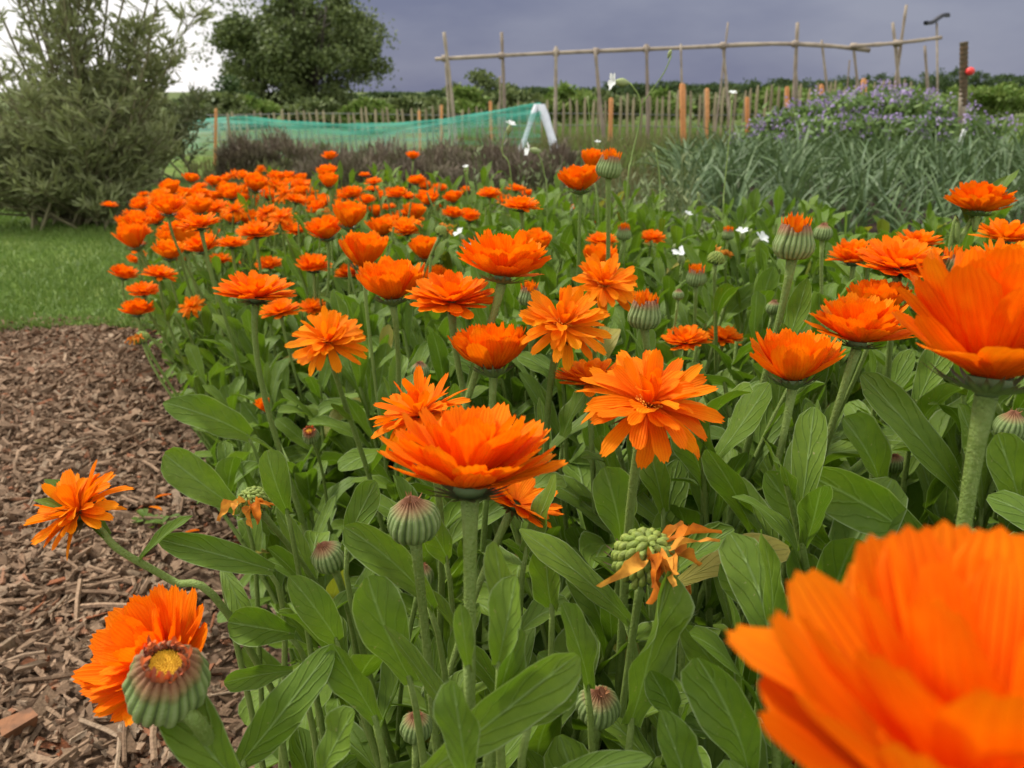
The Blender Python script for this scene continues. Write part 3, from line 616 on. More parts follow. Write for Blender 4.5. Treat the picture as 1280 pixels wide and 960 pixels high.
for (xa, ya_, xb, yb, k_) in [(555, 40, 571, 190, 1.3), (557, 78, 563, 185, .8), (627, 40, 631, 188, 1.2), (625, 95, 627, 185, .7), (695, 58, 693, 188, 1.25), (744, 62, 757, 192, 1.3), (808, 55, 809, 192, 1.2), (851, 55, 855, 185, .8), (910, 28, 899, 120, .7), (904, 58, 917, 190, 1.1),
                              (997, 28, 989, 185, 1.3), (994, 62, 1001, 185, .7), (1027, 50, 1040, 180, .9), (1067, 60, 1078, 175, 1.), (1062, 75, 1055, 175, .6), (1116, 28, 1130, 170, 1.1), (1133, 6, 1112, 170, 1.1), (1156, 57, 1163, 170, 1.)]:
    A_ = aty(xa, ya_, DB); B_ = aty(xb, yb, DB); f = (A_[2] + .05) / (A_[2] - B_[2]); xe = xa + (xb - xa) * f; ye = ya_ + (yb - ya_) * f
    s_ = pr.choice((-1, 1)) * .03
    poleto([(xa, ya_, s_), ((xa + xe) / 2 + pr.uniform(-1, 1), (ya_ + ye) / 2, s_ + pr.uniform(-.01, .01)), (xe, ye, s_ * 1.5)], .013 * k_, .018 * k_, 'cane', bf)
for x, y in ((556, 73), (627, 70), (695, 66), (745, 64), (808, 61), (904, 57), (994, 55), (1067, 58), (1121, 54)):
    g = G(); a = aty(x, y, DB) - [0, DB, 0]; tube(g, [a - [.03, 0, 0], a + [.03, 0, 0]], .034, 8, [.1, 0, 0, 0]); tube(g, [a, a + [.01, -.03, -.09]], .006, 5, [.9, 0, 0, 0]); link('string_tie', g.mesh('string_tie', M_cane), bf)
# scarer pole and post
D = 12.; a = aty(1171, 26, D); sc_ = thing('bird_scarer', 'dark flap on a thin pole above the right end of the canes', 'bird scarer', (a[0], D, 0)); b = aty(1171, 110, D); sl_ = (a[0] - b[0]) / (a[2] - b[2]); sc_.location.x = a[0] - sl_ * a[2]; sc_.rotation_euler = (0, math.atan(sl_), 0)
g = G(); tube(g, [[0, 0, -.05], [.01, 0, a[2] * .5], [0, 0, a[2]]], .014, 6, [.5, 0, 0, 0]); link('pole', g.mesh('pole', M_cane), sc_)
g = G(); X = np.linspace(-.15, .15, 9)
V = [[x, y, a[2] + .02 + .03 * math.sin(x * 18) + .05 * x + t] for t in (0, .045) for y in (-.05, .05) for x in X]
g.add(V, np.vstack([gridF(2, 9), gridF(2, 9) + 18])); V2 = np.array(V).reshape(2, 2, 9, 3); g.add(V2[:, 0], gridF(2, 9)); g.add(V2[:, 1], gridF(2, 9)); link('flap', g.mesh('flap', mat('dark_plastic', (.05, .05, .06), .5)), sc_)
D = 7.6; a = aty(1205, 50, D); b = aty(1203, 200, D); sl_ = (a[0] - b[0]) / (a[2] - b[2]); pst = thing('wooden_post', 'weathered post wrapped in brown rope with a red knob', 'post', (a[0] - sl_ * a[2], D, 0)); pst.rotation_euler = (0, math.atan(sl_), 0)
g = G(); zt = a[2]; tube(g, [[-.02, 0, -.05], [-.01, 0, zt * .5], [0, 0, zt - .3]], [.030, .029, .028], 10, [.8, 0, 0, 0]); link('shaft', g.mesh('shaft', M_orange if False else M_cane), pst)
g = G(); zz = np.linspace(zt - .52, zt, 46); tube(g, np.stack([0 * zz, 0 * zz, zz], -1), .033 + .0025 * np.sin(np.arange(46) * 1.9), 12, [.3, 0, 0, 0]); link('rope_wrap', g.mesh('rope_wrap', mat('brown_rope', (.10, .065, .035), .9, (.16, .10, .05), noise=.8, ncol=(.05, .05, .025), nscale=30)), pst)
g = G(); zz = np.linspace(-1, 1, 9); q = aty(1209, 88, D - .05); tube(g, np.stack([.03 + 0 * zz, -.05 + 0 * zz, q[2] + zz * .034], -1), .036 * np.sqrt(np.clip(1 - zz ** 2, 0.02, 1)), 12); link('red_knob', g.mesh('red_knob', mat('red_paint', (.75, .05, .04), .4)), pst)
q0 = aty(1202, 168, 7.0); g = G(); box(g, (0, 0, q0[2] - .04), (.035, .006, .16), rotz(.3) @ np.array([[.96, 0, .28], [0, 1, 0], [-.28, 0, .96]]), [0, 0, 0, 0]); box(g, (.02, .01, q0[2] / 2 - .05), (.008, .004, q0[2]), None)
tag(link('plant_label', g.mesh('plant_label', mat('white_plastic', (.75, .75, .72), .4)), None, (q0[0], 7., 0)), 'white plastic plant label stuck in the leeks below the post', 'plant label')

# ------------------------------------------------------------ green net and its white end frame
def net_mat():
    m = bpy.data.materials.new('green_netting'); m.use_nodes = True; t = m.node_tree; n = t.nodes; l = t.links; b = n['Principled BSDF']; b.inputs['Base Color'].default_value = (0.03, 0.36, 0.25, 1); b.inputs['Roughness'].default_value = .5
    a = n.new('ShaderNodeAttribute'); a.attribute_name = 'dat'; s = n.new('ShaderNodeSeparateColor'); l.new(a.outputs['Color'], s.inputs[0])
    nz = n.new('ShaderNodeTexNoise'); nz.inputs['Scale'].default_value = 9; nz.inputs['Detail'].default_value = 4; tc_ = n.new('ShaderNodeTexCoord'); mp_ = n.new('ShaderNodeMapping'); mp_.inputs['Scale'].default_value = (.35, 1, 3); l.new(tc_.outputs['Object'], mp_.inputs[0]); l.new(mp_.outputs[0], nz.inputs['Vector'])
    x = n.new('ShaderNodeMath'); x.operation = 'MULTIPLY_ADD'; x.use_clamp = True; l.new(nz.outputs[0], x.inputs[0]); x.inputs[1].default_value = .9; l.new(s.outputs[1], x.inputs[2])
    tr = n.new('ShaderNodeBsdfTransparent'); tl = n.new('ShaderNodeBsdfTranslucent'); tl.inputs[0].default_value = (0.04, 0.42, 0.29, 1); mm = n.new('ShaderNodeMixShader'); mm.inputs[0].default_value = .4; l.new(b.outputs[0], mm.inputs[1]); l.new(tl.outputs[0], mm.inputs[2])
    ms = n.new('ShaderNodeMixShader'); l.new(x.outputs[0], ms.inputs[0]); l.new(tr.outputs[0], ms.inputs[1]); l.new(mm.outputs[0], ms.inputs[2]); l.new(ms.outputs[0], n['Material Output'].inputs[0]); return m
tp = [(-60, 182), (60, 178), (150, 162), (240, 151), (292, 144), (370, 151), (440, 155), (520, 152), (600, 141), (676, 128)]
xs = np.linspace(-60, 676, 120); ys = np.interp(xs, [a[0] for a in tp], [a[1] for a in tp]); ys = np.convolve(np.pad(ys, 4, 'edge'), np.ones(9) / 9, 'valid'); ys[-4:] = np.interp(xs[-4:], [600, 676], [141, 128])
rows = []; alph = []
for j, (dy, dd, al) in enumerate([(0, 0, .2), (2, -.05, .4), (6, -.08, .12), (11, -.12, .25), (16, -.16, -.02), (26, -.22, -.18), (38, -.34, -.26), (52, -.5, -.32), (64, -.62, -.36)]):
    rows.append([aty(x, y + dy * (.6 + .4 * math.sin(x * .011) ** 2) + (.5 * math.sin(x * .093 + j * 1.7) + .4 * math.sin(x * .037 + j)), 8. + dd + .02 * math.sin(x * .053 + j * 2)) for x, y in zip(xs, ys)]); alph.append(al)
V = np.array(rows); C = np.zeros(V.shape[:2] + (4,)); C[..., 1] = np.array(alph)[:, None]; g = G(); g.add(V, gridF(len(rows), 120), C.reshape(-1, 4))
net = g.obj('garden_net', net_mat(), origin=(-1.5, 8, 0)); tag(net, 'sagging sheer green garden net stretched over canes beyond the brown shrubs', 'net')
M_white = mat('white_sheet', (.72, .74, .76), .5, noise=.4, ncol=(.5, .53, .56), nscale=20)
af = thing('net_end_frame', 'white angled end frame holding up the green net', 'frame', (aty(672, 150, 7.9)[0], 7.9, 0)); ao = np.array(af.location)
for (xa, ya_, xb, yb, w0, w1) in ((676, 130, 696, 192, .035, .045), (671, 130, 648, 196, .022, .028)):
    g = G(); A_, B_ = aty(xa, ya_, 7.9), aty(xb, yb, 7.75); B_ = A_ + (B_ - A_) * (A_[2] + .03) / (A_[2] - B_[2]); V = []
    for t in np.linspace(0, 1, 7):
        p = A_ + (B_ - A_) * t; ww = w0 + (w1 - w0) * t + .006 * math.sin(t * 11)
        for q in ((-1, -.02), (1, -.02), (1, .02), (-1, .02)): V.append(p + [q[0] * ww, q[1], 0] - ao)
    g.add(V, gridF(7, 4, True)); link('leg', g.mesh('leg', M_white), af)

# ------------------------------------------------------------ brown faded shrubs in front of the net
M_br = mat('faded_shrub', (0.135, 0.105, 0.078), .85, (0.26, 0.21, 0.15), noise=.7, ncol=(.13, .14, .06), nscale=5, trans=.1, spec=.1)
M_brg = mat('sage_green', (0.10, 0.12, 0.045), .8, (0.19, 0.19, 0.08), trans=.1, spec=.1)
def twiggy(x, y, rx, rz, m, label, name='shrub', cat='shrub', seed=0, group=None, n=3400, L=.06):
    r = np.random.default_rng(seed); root = thing(name, label, cat, (x, y, -.02), group)
    a = r.uniform(0, 6.28, n); e_ = np.arccos(r.uniform(.0, 1, n)) * 1.02; q = r.uniform(.55, 1.03, n) ** .7 * (1 + .1 * np.sin(a * 5 + seed) + .08 * np.sin(e_ * 9))
    P = np.stack([np.sin(e_) * np.cos(a) * rx * q, np.sin(e_) * np.sin(a) * rx * .8 * q, np.cos(e_) * rz * q], -1)
    dv = P / np.array([rx, rx * .8, rz]) + r.normal(0, .45, (n, 3)) + [0, 0, .5]; Rm = np.array([np.array(Vector(v).to_track_quat('X', 'Z').to_matrix()) for v in dv])
    g = G(); cards(g, P, r.uniform(.5, 1.4, n) * L, L * .16, Rm); link('twigs', g.mesh('twigs', m), root)
    g = G()
    for k in range(30): p = P[k] * .8; tube(g, [[0, 0, 0], p * .5 + [0, 0, .03], p], [.008, .005, .002], 4)
    link('stem', g.mesh('stem', M_bark), root); return root
for i, (px_, D, wpx, yt, gm) in enumerate([(345, 6.6, 110, 168, 0), (300, 6.4, 70, 172, 0), (420, 5.7, 130, 190, 0), (480, 6.3, 140, 182, 0), (560, 6.2, 130, 180, 0), (620, 5.9, 130, 178, 0), (520, 5.5, 110, 202, 0), (660, 5.5, 90, 196, 0), (400, 6.9, 70, 185, 1), (700, 5.9, 70, 182, 0), (335, 5.4, 70, 212, 1), (590, 5.1, 80, 212, 0)]):
    a = aty(px_, yt, D); twiggy(a[0], D, wpx / F * D / 2, max(a[2], .12), M_brg if gm else M_br,
        ('%s low green grey herb clump among the brown shrubs' % ('farther' if D > 6 else 'nearer')) if gm else 'low brown faded shrub before the green net, %s from the left' % ORD[sorted([300, 345, 420, 480, 560, 620, 520, 660, 700, 590]).index(px_)], seed=i, group='faded herb clumps before the net')

# ------------------------------------------------------------ willow shrubs on the left
M_wil = mat('willow_leaves', (0.18, 0.205, 0.065), .6, (0.33, 0.36, 0.17), trans=.4, spec=.3)
M_wil2 = mat('willow_leaves_far', (0.10, 0.125, 0.05), .6, (0.19, 0.21, 0.09), trans=.2, spec=.3)
M_twig = mat('willow_twigs', (0.14, 0.13, 0.06), .8, (0.20, 0.18, 0.09))
def willow(name, label, x, y, specs, seed, m, nlf, L=.052, wdt=.011, low=None):
    r = np.random.default_rng(seed); root = thing(name, label, 'shrub', (x, y, 0)); g = G(); st = G(); PP = []; DV = []
    for (tx_, ty_, H) in specs:
        o = np.array([r.normal(0, .12), r.normal(0, .12), 0]); top = np.array([tx_, ty_, H]); P = smoothpath([o, o + (top - o) * [.35, .35, .42], o + (top - o) * [.72, .72, .78], top], 16)
        tube(st, P, np.linspace(.009, .0015, 16), 5, [r.random(), 0, 0, 0], cap=False)
        for k in range(26):
            i = r.integers(3, 15); p = P[i]; a = r.uniform(0, 6.28); l = r.uniform(.10, .34) * (1.25 - i / 18); dv = np.array([math.cos(a) * .7, math.sin(a) * .7, r.uniform(.3, 1.2)]); dv /= np.linalg.norm(dv)
            q = smoothpath([p, p + dv * l * .5, p + dv * l + [0, 0, -.02]], 6); tube(st, q, np.linspace(.0025, .0008, 6), 4, [r.random(), 0, 0, 0], cap=False)
            for f in r.uniform(0.05, 1, nlf): pt = q[0] + (q[-1] - q[0]) * f + r.normal(0, .004, 3); PP.append(pt); v = dv * 1.2 + r.normal(0, .55, 3); DV.append(v)
    PP = np.array(PP); Rm = np.array([np.array((Vector(v).to_track_quat('X', 'Z').to_matrix() @ Matrix.Rotation(q, 3, 'X'))) for v, q in zip(DV, r.uniform(0, 6.28, len(DV)))])
    n = len(PP); cards(g, PP, r.uniform(.6, 1.3, n) * L, r.uniform(.7, 1.2, n) * wdt, Rm); link('foliage', g.mesh('foliage', m), root)
    link('branches', st.mesh('branches', M_twig), root); return root
r = np.random.default_rng(21); sp_ = []
for k in range(25): a = r.uniform(-.85, .66); sp_.append((a, r.uniform(-.3, .5), r.uniform(1.25, 1.95) - .35 * max(a, 0)))
for k in range(26): a = r.uniform(-.8, .50); sp_.append((a, r.uniform(-.45, .4), r.uniform(.35, .72)))
for k in range(26): a = r.uniform(-.9, .42); sp_.append((a * .8, r.uniform(-.45, .1), r.uniform(.30, .5)))
for k in range(24): a = r.uniform(-.7, .36); sp_.append((a, r.uniform(-.5, .0), r.uniform(.12, .28)))
for k in range(9): a = r.uniform(.25, .55); sp_.append((a, r.uniform(-.2, .3), r.uniform(.75, 1.0)))
willow('willow_shrub', 'tall bushy willow shrub with narrow grey green leaves on the lawn edge', -2.15, 4.35, sp_, 31, M_wil, 12)
r = np.random.default_rng(22); sp_ = [(r.uniform(-1.0, .48), r.uniform(-.5, .5), r.uniform(.3, .78)) for k in range(64)]
willow('shrub', 'lower dull green shrub behind the willow, next to the net end', -2.75, 6.4, sp_, 32, M_wil2, 12, .055, .016)

# ------------------------------------------------------------ leeks, purple phacelia
M_leek = mat('leek_leaf', (0.058, 0.112, 0.036), .5, (0.135, 0.20, 0.068), trans=.18, spec=.4, noise=.4, ncol=(.12, .17, .07), nscale=9)
M_leekw = mat('leek_shank', (0.30, 0.34, 0.20), .5, (0.4, 0.42, 0.3))
lk = []
for v in range(7):
    r = np.random.default_rng(300 + v); g = G(); n = 12
    for k in range(n):
        side = 1 if k % 2 else -1; f = k / n; L = r.uniform(.32, .5); V, Fc, C = strip(L, lambda t: .0105 * np.interp(t, [0, .3, .8, 1], [.8, 1, .6, .05]), R(r.uniform(62, 86)), R(r.uniform(-20, 70)), 9, 3, cupk=.7, twist=r.normal(0, .4), side=r.normal(0, .15), r=r, droop=-R(r.uniform(0, 80)) * (r.random() < .4))
        V[:, 0] += .006; V = V @ rotz((0 if side > 0 else np.pi) + r.normal(0, .6)).T; V[:, 2] += .03 + .05 * f; g.add(V, Fc, C)
    lg = g.mesh('leaves', M_leek); s_ = G(); tube(s_, [[0, 0, -.03], [0, 0, .06], [.002, 0, .12]], [.013, .013, .011], 8, [.5, 0, 0, 0]); lk.append((lg, s_.mesh('shank', M_leekw)))
r = np.random.default_rng(9)
for y in np.arange(3.35, 6.9, .29):
    x = .19 * y + .05
    while x < .63 * y + .12:
        o = thing('leek', 'leek with blue green strap leaves in the leek bed', 'leek', (x + r.normal(0, .02), y + r.normal(0, .03), 0), 'leeks growing in rows behind the marigolds')
        o.rotation_euler = (0, 0, r.uniform(0, 6.28)); k = r.integers(0, 7); s_ = r.uniform(.68, .98) * np.interp(y, [3.3, 5], [.78, 1.05])
        for nm, me in zip(('leaves', 'shank'), lk[k]): c_ = link(nm, me, o); c_.scale = (s_, s_, s_)
        x += r.uniform(.14, .2)
M_pur = mat('purple_flowers', (0.28, 0.20, 0.40), .7, (0.46, 0.36, 0.56), trans=.25, spec=.1)
M_phl = mat('phacelia_leaves', (0.085, 0.16, 0.035), .6, (0.17, 0.25, 0.06), trans=.2)
for i, (px_, D, wpx, yt) in enumerate([(975, 8.2, 60, 152), (1005, 8.0, 75, 138), (1035, 7.8, 75, 132), (1060, 8.3, 80, 118), (1090, 7.6, 80, 122), (1110, 8.3, 80, 112), (1130, 7.7, 70, 118), (1150, 8.2, 70, 124), (1180, 7.9, 60, 135), (1045, 7.3, 80, 150), (1100, 7.2, 90, 148), (1160, 7.3, 80, 150), (955, 7.6, 50, 172), (1215, 8.1, 60, 150)]):
    r = np.random.default_rng(400 + i); a = aty(px_, yt, D); H = a[2]; rx = wpx / F * D / 2
    root = thing('phacelia_plant', 'plant topped with hazy purple flowers, %s from the left behind the leeks' % ORD[sorted([975, 1005, 1035, 1060, 1090, 1110, 1130, 1150, 1180, 1045, 1100, 1160, 955, 1215]).index(px_)], 'plant', (a[0], D, 0), 'purple flowering plants behind the leeks')
    n = 1500; P = np.stack([r.normal(0, rx * .5, n), r.normal(0, rx * .45, n), H * np.clip(r.beta(2.2, 1.3, n), .05, .96)], -1)
    g = G(); cards(g, P, .075, .028, rots(n, r)); link('leaves', g.mesh('leaves', M_phl), root)
    g = G(); fl = G()
    for k in range(60):
        tpn = np.array([r.normal(0, rx * .62), r.normal(0, rx * .5), H * r.uniform(.62, 1.06)]); tube(g, [[tpn[0] * .3, tpn[1] * .3, 0], tpn * [.8, .8, .6], tpn], .004, 4, [r.random(), 0, 0, 0])
        q = tpn + r.normal(0, .022, (9, 3)); cards(fl, q, .026, .022, rots(9, r))
    link('stems', g.mesh('stems', M_stem), root); tag(link('flower_haze', fl.mesh('flower_haze', M_pur), root), kind='stuff')

# weedy growth between the beds
M_weed = mat('weeds', (0.10, 0.145, 0.040), .6, (0.17, 0.20, 0.075), trans=.2)
g = G(); r = np.random.default_rng(12)
for k in range(420):
    y = r.uniform(1.95, 4.0); x = y * r.uniform(-.05, .25); H = r.uniform(.12, .40) * (1 if r.random() < .8 else 1.1)
    if x > .21 * y: H *= .6
    tpn = np.array([x + r.normal(0, .05), y + r.normal(0, .05), H]); P = bez([x, y, 0], [x, y, H * .4], tpn - [0, 0, H * .3], tpn, 7); tube(g, P, .0014, 4, [r.random(), 0, 0, 0], cap=False)
    q = P[r.integers(1, 7, 12)] + r.normal(0, .008, (12, 3)); dv = r.normal(0, .6, (12, 3)) + [0, 0, .6]; Rm = np.array([np.array(Vector(v).to_track_quat('X', 'Z').to_matrix()) for v in dv]); cards(g, q, r.uniform(.02, .045, 12), .008, Rm)
tag(g.obj('weeds', M_weed), 'thin straggly green weeds between the marigold bed and the leeks', 'weeds', kind='stuff')

# ------------------------------------------------------------ the marigolds themselves
K = marigold
hero = K(587, 574, 222, 'open', 0.0, -.20, 'large layered orange marigold in sharp focus above a thick upright stem', cm=6.6)
K(647, 625, 118, 'daisy', .55, -.05, 'flat orange marigold half hidden behind and below the large sharp one', cm=5.2)
K(526, 522, 128, 'shaggy', -.25, -.10, 'ragged orange marigold with folded petals just behind the large sharp one', cm=5.6)
K(615, 436, 106, 'cup', -.05, -.28, 'deep orange cup shaped marigold with dark bracts, left of a paler shaggy bloom', cm=5.6)
K(703, 408, 118, 'shaggy', .12, .42, 'golden orange marigold with drooping lower petals overlapping a deep orange cup', 1, 6.0)
K(738, 474, 96, 'flat', .0, -.12, 'narrow petalled orange marigold half open behind the big shaggy bloom', cm=5.2)
K(810, 508, 172, 'shaggy', .12, .36, 'big shaggy orange marigold facing forward with a visible golden centre', cm=6.6, amber=0, disc=True)
K(755, 358, 92, 'shaggy', .1, .55, 'spiky golden orange marigold above a bud with orange tip', 1, 5.6)
K(489, 352, 90, 'cup', -.05, -.1, 'rounded orange cup marigold left of centre on a straight stem', cm=5.6)
K(454, 311, 64, 'goblet', .0, -.05, 'deep orange goblet shaped marigold left of centre, behind the rounded cup', cm=5.0)
K(565, 373, 112, 'flat', .05, .08, 'wide flat orange marigold right of the rounded cup', cm=6.2)
K(630, 328, 118, 'open', .12, -.26, 'wide upward opening orange marigold with dark bracts at the middle of the bed', cm=6.4)
K(668, 303, 46, 'goblet', .1, 0, 'small orange marigold peeping over the wide upward opening one', cm=4.6)
K(320, 367, 98, 'flat', .10, -.05, 'broad flat orange marigold on the left side above a gap of leaves', cm=6.4)
K(410, 428, 95, 'shaggy', .05, .5, 'ragged golden marigold facing forward among leaves on the left', 1, 5.8, disc=True)
K(329, 505, 36, 'half', -.30, 0.05, 'small half closed orange marigold on a long bare slanting stem', cm=3.4, via=[at(352, 560, .84), at(385, 625, .84), at(415, 675, .86)])
K(100, 640, 122, 'shaggy', -.55, .30, 'amber marigold leaning out over the bark path on a long stem', 1, 5.6, bases=(-.17, .62), via=[at(150, 688, .49), at(215, 726, .51), at(290, 775, .53)])
K(188, 818, 180, 'open', -.55, .40, 'bright orange marigold behind the near bud in the bottom left', cm=6.2, nleaf=0, bases=(-.12, .44), via=[at(235, 880, .37), at(280, 940, .38)])
K(992, 447, 118, 'cup', .0, -.22, 'deep orange cup marigold with ragged rim on a thick stem, right of centre', cm=5.6)
K(1098, 374, 80, 'cup', .02, -.15, 'orange cup marigold on a tall jointed stem in front of a wider bloom', cm=4.6)
K(1076, 408, 126, 'open', .10, -.12, 'wide orange marigold partly hidden behind the tall stemmed cup', cm=6.4)
K(1226, 252, 82, 'open', .14, -.22, 'solitary orange marigold standing highest at the right against the leeks', cm=5.8, via=[at(1215, 275, .75), at(1198, 305, .75), at(1185, 330, .76)])
K(1258, 296, 80, 'flat', .05, .05, 'orange marigold at the right edge just under the solitary high one', cm=6.0, amber=1)
K(1067, 318, 64, 'open', -.1, .0, 'orange marigold at the left of a cluster of three on the right', cm=5.4)
K(1125, 330, 110, 'flat', .0, .12, 'broad orange marigold in front of the cluster on the right', cm=6.4)
K(1148, 303, 60, 'flat', .05, 0, 'orange marigold at the back of the cluster on the right', cm=5.4)
K(1258, 338, 112, 'open', .08, .05, 'orange marigold with pointed bright petals above the big blurred one at the right edge', cm=6.2, amber=1)
K(1246, 420, 262, 'broad', .10, -.20, 'very large orange marigold cut off by the right edge on a thick stem', cm=6.8)
K(1243, 948, 590, 'broad', -.04, -.12, 'huge blurred orange marigold filling the bottom right corner', cm=6.3, bases=(.10, .22), nleaf=0)
K(725, 224, 58, 'cup', -.05, -.1, 'largest of three orange marigolds on the tall leafy stem before the fence', cm=5.4)
K(740, 199, 32, 'goblet', .0, 0, 'small orange marigold behind and above the largest of the three', cm=4.2)
K(905, 422, 52, 'flat', .1, .05, 'orange marigold just left of the deep orange cup, right of two', cm=4.6)
K(857, 426, 62, 'flat', -.12, .10, 'orange marigold just above the big shaggy one, leftmost of a pair', cm=5.0)
K(750, 322, 46, 'goblet', 0, 0, 'orange marigold directly above the spiky golden one', cm=5.0)
K(752, 302, 42, 'flat', 0, .1, 'flat orange marigold behind leaves at the back of the bed centre', cm=5.2)
K(816, 297, 32, 'flat', .1, .3, 'small orange marigold at the bare soil behind the bed', cm=4.6)
K(652, 258, 54, 'flat', .05, .0, 'orange marigold at the back beside the reddish dry stems', cm=5.6)
K(530, 309, 40, 'goblet', -.1, .0, 'small orange cup marigold below a withered stalk', cm=4.8)
K(437, 268, 44, 'goblet', .15, .05, 'orange marigold above the goblet shaped one on the left', cm=5.0)
K(412, 194, 21, 'cup', 0, 0, 'small orange marigold standing tallest before the brown shrubs, left of two', cm=4.6)
K(516, 194, 19, 'cup', 0, 0, 'small orange marigold standing tallest before the brown shrubs, right of two', cm=4.4)
K(543, 345, 40, 'cup', .1, 0, 'orange marigold tucked between the rounded cup and the wide flat one', cm=4.8)
K(172, 387, 44, 'open', .0, -.15, 'orange marigold low on the left edge of the bed over the bark path', cm=5.6)
K(200, 343, 44, 'flat', .2, -.05, 'orange marigold on the left bed edge, just right of the leftmost one over the lawn', cm=5.6)
K(155, 342, 36, 'open', .3, -.1, 'leftmost orange marigold hanging over the lawn', cm=5.2)
K(179, 364, 40, 'flat', .1, .1, 'ragged orange marigold between two others at the left bed edge', cm=5.2)
K(240, 384, 34, 'shaggy', -.2, .5, 'withering orange marigold with hanging petals on the left', 1, cm=4.6)
K(350, 389, 52, 'flat', -.1, .1, 'orange marigold directly above the ragged golden one', cm=5.2)
K(392, 384, 38, 'flat', .1, .2, 'orange marigold between the broad flat one and the rounded cup', cm=4.8)
MID = [(392, 331, 42), (437, 341, 34), (337, 331, 34), (290, 306, 40), (252, 307, 42), (212, 313, 38), (275, 325, 30), (320, 291, 46), (407, 286, 44), (370, 288, 32), (478, 284, 36), (508, 285, 38), (506, 268, 26), (250, 281, 50), (219, 286, 36)]
MID.sort()
for i, (x, y, W_) in enumerate(MID): K(x, y, W_ * 1.12, random.choice(['flat', 'open', 'cup', 'open']), random.uniform(-.15, .15), random.uniform(-.15, .25), 'medium orange marigold in the thick of the bed, %s of fifteen from the left' % ORD[i], cm=5.9, amber=int(random.random() < .2), group='orange marigolds in the thick of the bed on the left')
FARL = [(137, 257, 19), (154, 277, 22), (172, 291, 30), (177, 306, 15), (172, 322, 24), (212, 233, 25), (239, 222, 19), (267, 226, 22), (292, 220, 20), (303, 219, 18), (326, 213, 14), (345, 221, 23), (200, 246, 27), (175, 255, 24), (230, 241, 25), (250, 234, 22), (275, 232, 20), (288, 241, 28), (320, 228, 26), (360, 220, 19), (363, 231, 23), (312, 237, 20), (335, 242, 22), (357, 243, 26), (210, 257, 38), (250, 258, 31), (271, 260, 27), (227, 268, 28), (194, 271, 31), (281, 271, 23), (300, 260, 18), (307, 266, 15), (334, 267, 29), (370, 251, 28), (385, 230, 18), (388, 242, 22), (403, 252, 22), (225, 250, 24), (240, 248, 22), (262, 246, 24), (300, 248, 22), (208, 291, 24), (228, 322, 22), (299, 328, 18), (234, 296, 22), (190, 262, 22), (345, 252, 20), (330, 232, 18), (378, 238, 18), (264, 292, 26), (180, 244, 18), (218, 240, 20), (280, 225, 18), (375, 222, 16), (395, 262, 20), (316, 250, 20)]
rf = random.Random(5)
for k in range(26):
    u_ = rf.random(); x = 165 + 235 * u_; y = rf.uniform(np.interp(x, [165, 220, 300, 400], [262, 236, 224, 226]), np.interp(x, [165, 220, 300, 400], [300, 300, 292, 262])); FARL.append((x, y, np.interp(y, [220, 300], [20, 36])))
for x, y, W_ in FARL: K(x, y, W_ * rf.uniform(1.02, 1.2), rf.choice(['open', 'open', 'cup', 'flat', 'goblet', 'shaggy', 'cup']), rf.uniform(-.3, .3), rf.uniform(-.2, .45), 'small orange marigold crowded with others at the far left end of the bed', cm=6.1 + random.uniform(-.4, .4), amber=int(rf.random() < .14), group='distant orange marigolds at the far left end of the bed')
FARM = [(409, 214, 24), (411, 224, 24), (426, 242, 18), (467, 228, 21), (456, 219, 15), (466, 237, 19), (521, 226, 24), (531, 231, 18), (549, 235, 19), (497, 242, 26), (510, 246, 22), (535, 247, 30), (566, 246, 25), (582, 237, 15), (612, 243, 30), (645, 237, 26), (658, 242, 18), (488, 240, 18), (545, 257, 18), (445, 240, 16), (428, 255, 20), (470, 262, 20), (632, 250, 20), (520, 276, 22)]
for k in range(14):
    x = rf.uniform(400, 600); FARM.append((x, rf.uniform(240, 282), rf.uniform(18, 30)))
for x, y, W_ in FARM: K(x, y, W_ * 1.12, random.choice(['flat', 'open', 'cup', 'goblet']), random.uniform(-.15, .15), random.uniform(-.1, .2), 'small orange marigold at the back of the bed near the brown shrubs', cm=5.2 + random.uniform(-.4, .4), group='distant orange marigolds at the back of the bed')
for x, y, W_, l_ in [(717, 259, 13, 'tiny orange marigold left of the leafy stem at the back'), (745, 277, 16, 'tiny orange marigold under the leafy stem at the back'), (690, 437, 0, ''), (915, 397, 0, ''), (1195, 362, 0, ''), (910, 402, 0, '')]:
    if W_: K(x, y, W_, 'flat', 0, .2, l_, cm=3.6)

B = bud
bud(516, 648, 66, 'closed', -.05, .10, 'fat striped green bud with brown tip directly left of the thick stem', 2.5)
bud(410, 695, 44, 'closed', -.35, .15, 'striped green bud with reddish tip tilted left, above the spread leaves', 2.1)
bud(748, 881, 56, 'closed', .0, .15, 'round plain green bud low at the bottom centre', 2.1)
bud(520, 907, 42, 'closed', .0, .0, 'small bud flushed red at its tip at the bottom centre', 1.6)
bud(208, 852, 102, 'open', .25, .35, 'large near bud showing a yellow centre in front of the bottom left marigold', 2.7, via=[at(238, 895, .275), at(275, 945, .30), at(310, 1000, .33)], bases=(-.08, .36))
bud(992, 303, 50, 'tip', .0, -.05, 'large bud with a ragged orange crown at the right, beside a green bud', 2.6)
bud(1029, 290, 24, 'closed', 0, 0, 'small round green bud right of the large orange crowned bud', 1.7)
bud(1192, 335, 38, 'tip', .05, -.05, 'bud with orange crown under the solitary high marigold', 2.2)
bud(806, 393, 42, 'tip', 0, -.05, 'striped bud with orange crown just right of the spiky golden marigold', 2.4)
bud(662, 370, 28, 'tip', 0, 0, 'striped bud with orange crown beside the golden marigold at the centre', 2.0)
bud(780, 292, 19, 'tip', 0, 0, 'small bud with orange crown at the back of the bed centre', 1.8)
